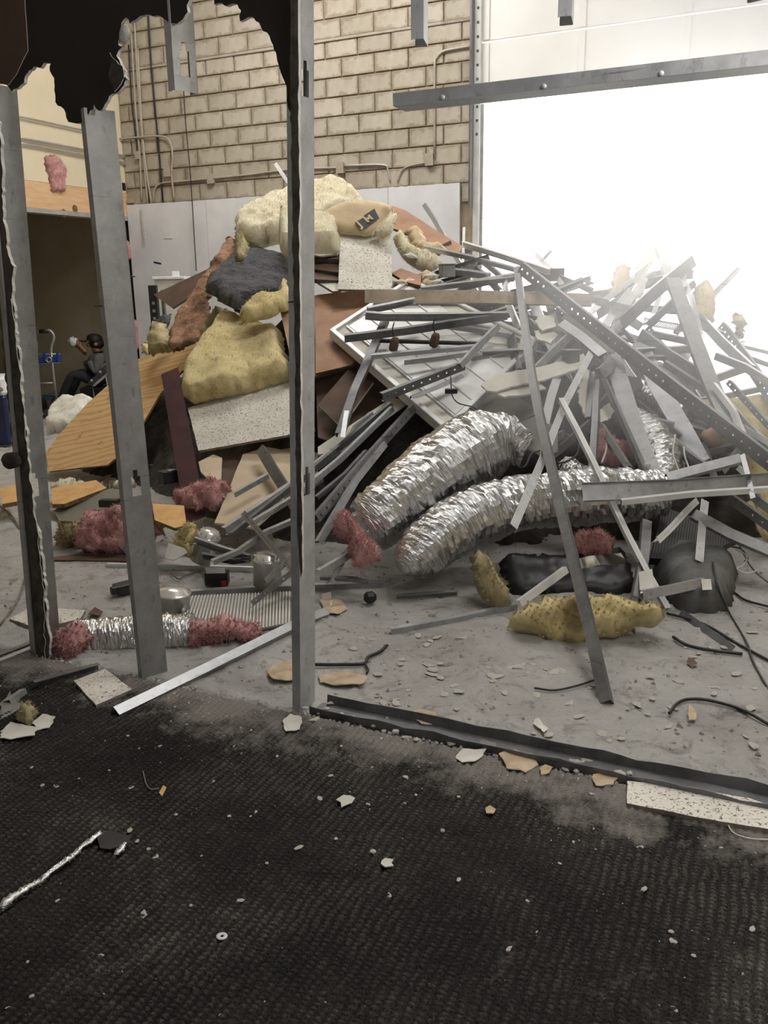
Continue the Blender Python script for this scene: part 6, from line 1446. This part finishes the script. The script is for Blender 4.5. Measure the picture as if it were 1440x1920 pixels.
elL = J(168, 695, 0.18); wrL = J(152, 656, 0.08); haL = J(146, 650, 0.05)
knR = J(137, 700, -0.14); anR = J(112, 738, -0.16); toR = J(100, 744, -0.17)
knL = J(150, 697, 0.14); anL = J(130, 733, 0.14); toL = J(118, 739, 0.13)
for p in (anR, anL): p.z = 0.09
for p in (toR, toL): p.z = 0.045
body = skin('body', [hip, (hip + chest) / 2, chest, neck, hR, knR, (knR + anR) / 2, anR, toR, hL, knL, (knL + anL) / 2, anL, toL],
            [(0, 1), (1, 2), (2, 3), (0, 4), (4, 5), (5, 6), (6, 7), (7, 8), (0, 9), (9, 10), (10, 11), (11, 12), (12, 13)],
            [(0.15, 0.17), 0.145, 0.15, 0.062, 0.10, 0.068, 0.062, 0.045, 0.036, 0.10, 0.068, 0.062, 0.045, 0.036], M['trousers'], per, Vector((hip.x, hip.y, 0)))
sh = skin('shirt', [hip + UP * 0.12, chest, neck - UP * 0.03, shR, elR, (elR + wrR) / 2, shL, elL, (elL + wrL) / 2],
          [(0, 1), (1, 2), (1, 3), (3, 4), (4, 5), (1, 6), (6, 7), (7, 8)], [0.155, 0.165, 0.08, 0.085, 0.055, 0.046, 0.085, 0.055, 0.046], M['shirt'], per, Vector((hip.x, hip.y, hip.z)))
fw = Vector((-0.92, -0.30, -0.06)).normalized()               # the way he looks: left, a little down
sd = UP.cross(fw).normalized()
hd_ = skin('head', [neck, neck.lerp(head, 0.6), head + UP * 0.03, head + fw * 0.055 - UP * 0.06, head + fw * 0.112 - UP * 0.015, head + fw * 0.04 + UP * 0.10],
           [(0, 1), (1, 2), (1, 3), (2, 4), (2, 5)], [0.052, 0.062, 0.098, 0.045, 0.016, 0.08], M['skin'], per, neck)
for s in (-1, 1):
    lathe('ear', head + sd * s * 0.088 - fw * 0.01, [(0, 0), (0.022, 0.004), (0.026, 0.012), (0.012, 0.016), (0, 0.014)], M['skin'], sd * s, 10, parent=hd_)
    lathe('eye', head + fw * 0.088 + sd * s * 0.034 + UP * 0.012, [(0, 0), (0.010, 0.003), (0.008, 0.010), (0, 0.012)], M['hair'], fw, 8, parent=hd_)
slab('mouth', [head + fw * 0.102 - UP * 0.060 + sd * 0.025, head + fw * 0.102 - UP * 0.060 - sd * 0.025, head + fw * 0.100 - UP * 0.068 - sd * 0.02, head + fw * 0.100 - UP * 0.068 + sd * 0.02], 0.006, M['maroon'], parent=hd_)
lathe('hair', head - fw * 0.025 - UP * 0.06, [(0.06, 0), (0.092, 0.03), (0.098, 0.08), (0.08, 0.11), (0, 0.12)], M['hair'], UP, 18, parent=per)
cap = lathe('cap', head + UP * 0.045, [(0.106, -0.006), (0.107, 0.015), (0.098, 0.055), (0.068, 0.082), (0.03, 0.092), (0, 0.094)], M['hair'], (UP - fw * 0.12), 22, parent=per)
bp = [head + UP * 0.05 + fw * (0.10 + 0.105 * math.cos(a) * 1.0) * 1.0 + sd * 0.10 * math.sin(a) + UP * 0.02 * math.cos(a) for a in [R(-90 + 15 * i) for i in range(13)]]
slab('cap_brim', bp, 0.014, M['hair'], parent=cap)
def hand(w, h, curl, sgn, nm):
    """palm and five fingers of different lengths curling round the paper they hold"""
    d = (h - w).normalized(); s = d.cross(UP).normalized(); u = s.cross(d).normalized()
    pts = [w, w + d * 0.045, w + d * 0.085]; ed = [(0, 1), (1, 2)]; rd = [0.024, 0.030, 0.030]
    for k, (off, ln) in enumerate(((-0.030, 0.062), (-0.010, 0.078), (0.010, 0.082), (0.029, 0.072))):
        a = w + d * 0.088 + u * off; b = a + d * ln * 0.5 + s * sgn * 0.010; c = b + (d * 0.4 + s * sgn * curl) * ln * 0.55
        i = len(pts); pts += [a, b, c]; ed += [(2, i), (i, i + 1), (i + 1, i + 2)]; rd += [0.011, 0.0095, 0.008]
    a = w + d * 0.04 + u * 0.03; b = a + (u * 0.6 + d * 0.5) * 0.04; c = b + (d * 0.9 + s * sgn * 0.5) * 0.03
    i = len(pts); pts += [a, b, c]; ed += [(1, i), (i, i + 1), (i + 1, i + 2)]; rd += [0.014, 0.011, 0.009]
    fa = w - d * 0.10
    pts.append(fa); ed.append((0, len(pts) - 1)); rd.append(0.030)
    return skin(nm, pts, ed, rd, M['skin'], per, w, 1)
hand(wrR, haR, 0.8, 1, 'hand'); hand(wrL, haL, 0.8, -1, 'hand')
def lump(name, c, rx, amp, mat, label, cat, n=14):
    vs = []; fs = []; m = 10
    for i in range(m + 1):
        for k in range(n):
            a = 6.283 * k / n; b = 3.14159 * i / m
            d = Vector((math.sin(b) * math.cos(a), math.sin(b) * math.sin(a), math.cos(b)))
            vs.append(c + Vector((d.x * rx[0], d.y * rx[1], d.z * rx[2])) * (1 + amp * noise.noise(d * 4 + c)))
    for i in range(m):
        for k in range(n): fs.append((i * n + k, (i + 1) * n + k, (i + 1) * n + (k + 1) % n, i * n + (k + 1) % n))
    return mesh_obj(name, vs, fs, mat, None, None, True, label=label, cat=cat)
hc = (haR + haL) / 2
lump('crumpled_wrapper', hc + fw * 0.06 + UP * 0.05, (0.06, 0.05, 0.06), 0.7, M['white'], 'crumpled white wrapper held in the raised hands of the seated person', 'wrapper')
bevel_box('low_crate', Vector((hip.x - 0.2, hip.y - 0.2, 0)), (0.4, 0, 0), (0, 0.4, 0), (0, 0, 0.24), M['black'], 0.01, label='low dark crate the seated person sits on', cat='crate')
lump('crumpled_paper', at_z(124, 744, 0.06), (0.15, 0.1, 0.07), 0.6, M['white'], 'crumpled white paper lying on the floor at the seated person\'s feet', 'paper')
# metal tray leaning beside him
trp = [at_y(164, 718, 11.3), at_y(196, 688, 11.4), at_y(203, 697, 11.2), at_y(174, 722, 11.1)]
ty = slab('metal_tray', trp, 0.03, M['galv_dark'], M['galv'], label='grey metal tray tilted beside the seated person, behind the second stud', cat='tray')
for q in ((172, 716), (188, 700)):
    p = at_y(q[0], q[1], 11.15); lathe('tray_fitting', p, [(0, 0), (0.02, 0), (0.02, 0.03), (0, 0.035)], M['galv'], UP, 10, parent=ty)
tube('tray_handle', [at_y(191, 690, 11.2), at_y(193, 684, 11.2), at_y(201, 684, 11.2), at_y(202, 692, 11.2)], 0.008, M['galv'], 6, 4, parent=ty)
for q in ((173, 722), (198, 700)):
    p = at_y(q[0], q[1], 11.2); tube('tray_leg', [p, Vector((p.x + 0.02, p.y, 0.0))], 0.008, M['galv'], 6, 1, parent=ty)
# hand truck with a blue clamp
HT = 10.9
def H(px, py, dy=0.0): return at_y(px, py, HT + dy)
ht = empty('hand_truck', Vector((H(98, 735).x, HT, 0)), 'grey tube hand truck with a blue clamp standing in front of the dark room', 'hand truck')
tube('handle', [H(70, 622), H(80, 620), H(93, 620), H(100, 628), H(100, 638), H(96, 650), H(96, 664)], 0.018, M['galv'], 10, 5, parent=ht)
tube('grip', [H(74, 621.5), H(90, 620)], 0.026, M['black'], 10, 1, parent=ht)
lo = H(103, 728); lo.z = 0.12
tube('upright', [H(96, 660), H(99, 690), lo], 0.018, M['galv'], 10, 1, parent=ht)
lo2 = H(70, 728); lo2.z = 0.12
tube('upright', [H(68, 640), H(69, 690), lo2], 0.018, M['galv'], 10, 1, parent=ht)
for y in (664, 680, 718): tube('crossbar', [H(66, y + 1), H(112 if y < 700 else 100, y)], 0.012, M['galv'], 8, 1, parent=ht)
cl = bevel_box('clamp', H(70, 680, -0.03), H(113, 678, -0.03) - H(70, 680, -0.03), Vector((0, 0.06, 0)), UP * 0.06, M['blue'], 0.006, parent=ht)
tube('clamp_rod', [H(86, 675, -0.06), H(92, 670, -0.06), H(97, 675, -0.06), H(91, 679, -0.06), H(86, 675, -0.06)], 0.008, M['steel_pipe'], 8, 4, parent=cl)
for x in (82, 107): bevel_box('clamp_bracket', H(x, 679, -0.04), H(x + 4, 679, -0.04) - H(x, 679, -0.04), Vector((0, 0.05, 0)), UP * 0.12, M['blue'], 0.003, parent=cl)
for p in (lo, lo2):
    q = Vector((p.x, p.y + 0.03, 0.10)); lathe('wheel', q - U2 * 0.03, [(0, 0), (0.09, 0), (0.10, 0.015), (0.10, 0.045), (0.09, 0.06), (0, 0.06)], M['black'], U2, 20, parent=ht)
bevel_box('toe_plate', Vector((lo2.x, HT - 0.25, 0.01)), (lo.x - lo2.x, 0, 0), (0, 0.25, 0), (0, 0, 0.012), M['galv'], 0.002, parent=ht)
p = at_z(80, 754, 0.0)
tt = bevel_box('teal_tray', p, U2 * 0.30, N2 * -0.35, UP * 0.09, M['teal'], 0.01, label='flat teal tray on the floor below the hand truck', cat='tray')
bevel_box('tray_lid', p + UP * 0.09 - U2 * 0.01, U2 * 0.32, N2 * -0.36, UP * 0.015, M['teal'], 0.003, parent=tt)
# cooler at the far left
p = at_y(-14, 770, 8.6); p.z = max(0.0, p.z)
zt = at_y(0, 742, 8.6).z; zl = at_y(0, 706, 8.6).z
ck = bevel_box('cooler', Vector((p.x - 0.35, 8.6, 0.0)), (at_y(12, 770, 8.6).x - p.x + 0.35, 0, 0), (0, 0.35, 0), (0, 0, zt), M['navy'], 0.02, label='navy cooler with a white lid at the far left edge', cat='cooler')
bevel_box('lid', Vector((p.x - 0.36, 8.59, zt)), (at_y(12, 770, 8.6).x - p.x + 0.37, 0, 0), (0, 0.37, 0), (0, 0, zl - zt), M['white'], 0.03, parent=ck)
lathe('spout', Vector((at_y(3, 730, 8.59).x, 8.58, at_y(3, 730, 8.59).z)), [(0, 0), (0.022, 0), (0.018, 0.03), (0, 0.03)], M['grey_gyp'], (0, -1, 0), 12, parent=ck)
slab('white_sheet', [at_z(x, y, 0.03) for x, y in [(-20, 778), (22, 776), (28, 800), (24, 822), (-20, 824)]], 0.01, M['white'], label='white sheet lying on the floor at the far left', cat='sheet')
slab('plywood_offcut', [at_z(x, y, 0.05) for x, y in [(75, 752), (150, 750), (158, 756), (80, 762)]], 0.03, M['board_dark'], label='dark plank lying across the floor before the dark room', cat='plank')
slab('plywood_offcut', [at_z(x, y, 0.04) for x, y in [(80, 764), (122, 758), (126, 768), (84, 776)]], 0.02, M['dark_paint'], label='short dark board left of the bright white batt', cat='board')
# dark rack and pale cabinet by the wallboard
rk = empty('dark_rack', at_y(290, 640, 9.4), 'black punched rack post standing against the wallboard behind the heap', 'rack')
rk.location.z = 0; WL['dark_rack'].z = 0
a = at_y(277, 535, 9.4); b = at_y(293, 535, 9.4); zt = a.z
bevel_box('post', Vector((a.x, 9.4, 0)), (b.x - a.x, 0, 0), (0, 0.06, 0), (0, 0, zt), M['black'], 0.004, parent=rk)
for k in range(7): bevel_box('slot', Vector((a.x + 0.03, 9.397, zt - 0.2 - k * 0.08)), (0.03, 0, 0), (0, 0.004, 0), (0, 0, 0.03), M['grey_gyp'], 0, parent=rk)
a2 = at_y(300, 535, 9.5); b2 = at_y(306, 535, 9.5)
bevel_box('post', Vector((a2.x, 9.5, 0)), (b2.x - a2.x, 0, 0), (0, 0.05, 0), (0, 0, zt - 0.05), M['galv_dark'], 0.003, parent=rk)
a = at_y(292, 540, 9.7); b = at_y(345, 528, 9.7)
cb = bevel_box('pale_cabinet', Vector((a.x, 9.66, 0)), (b.x - a.x, 0, 0), (0, 0.3, 0), (0, 0, at_y(300, 524, 9.7).z), M['light_gyp'], 0.006, label='pale cabinet half hidden behind the dark triangular board', cat='cabinet')
bevel_box('cabinet_top', Vector((a.x - 0.02, 9.64, at_y(300, 524, 9.7).z)), (b.x - a.x + 0.04, 0, 0), (0, 0.34, 0), (0, 0, 0.03), M['white'], 0.004, parent=cb)
bevel_box('small_carton', Vector((at_y(326, 524, 9.8).x, 9.72, at_y(300, 524, 9.7).z + 0.03)), (0.07, 0, 0), (0, 0.07, 0), (0, 0, 0.055), M['white'], 0.003, label='small white carton on top of the pale cabinet', cat='carton')
pillow('yellow_insulation', [at_y(x, y, 8.6) for x, y in [(264, 665), (266, 646), (276, 638), (282, 650), (280, 668)]], 0.06, M['yellow_fibre'], 0.02, 0.05, 0.016, 0.03, 12, fuzz=200, label='yellow tuft at the foot of the wallboard left of the plywood', cat='insulation')
# ------------------------------------------------------------------ haze volume added in place of veiling glare from the doorway
hm = bpy.data.materials.new('glare_haze'); hm.use_nodes = True
nt = hm.node_tree; nt.nodes.remove(nt.nodes['Principled BSDF'])
vs_ = nt.nodes.new('ShaderNodeVolumeScatter'); vs_.inputs['Density'].default_value = 0.17; vs_.inputs['Anisotropy'].default_value = 0.72
nt.links.new(vs_.outputs[0], nt.nodes['Material Output'].inputs['Volume'])
hz = wbox('glare_haze', 6.5, 10.5, 0.06, S_PART - 1.0, 0.75, 4.6, hm, label='added pale haze volume standing in for lens glare by the doorway', cat='dust haze', kind='stuff')
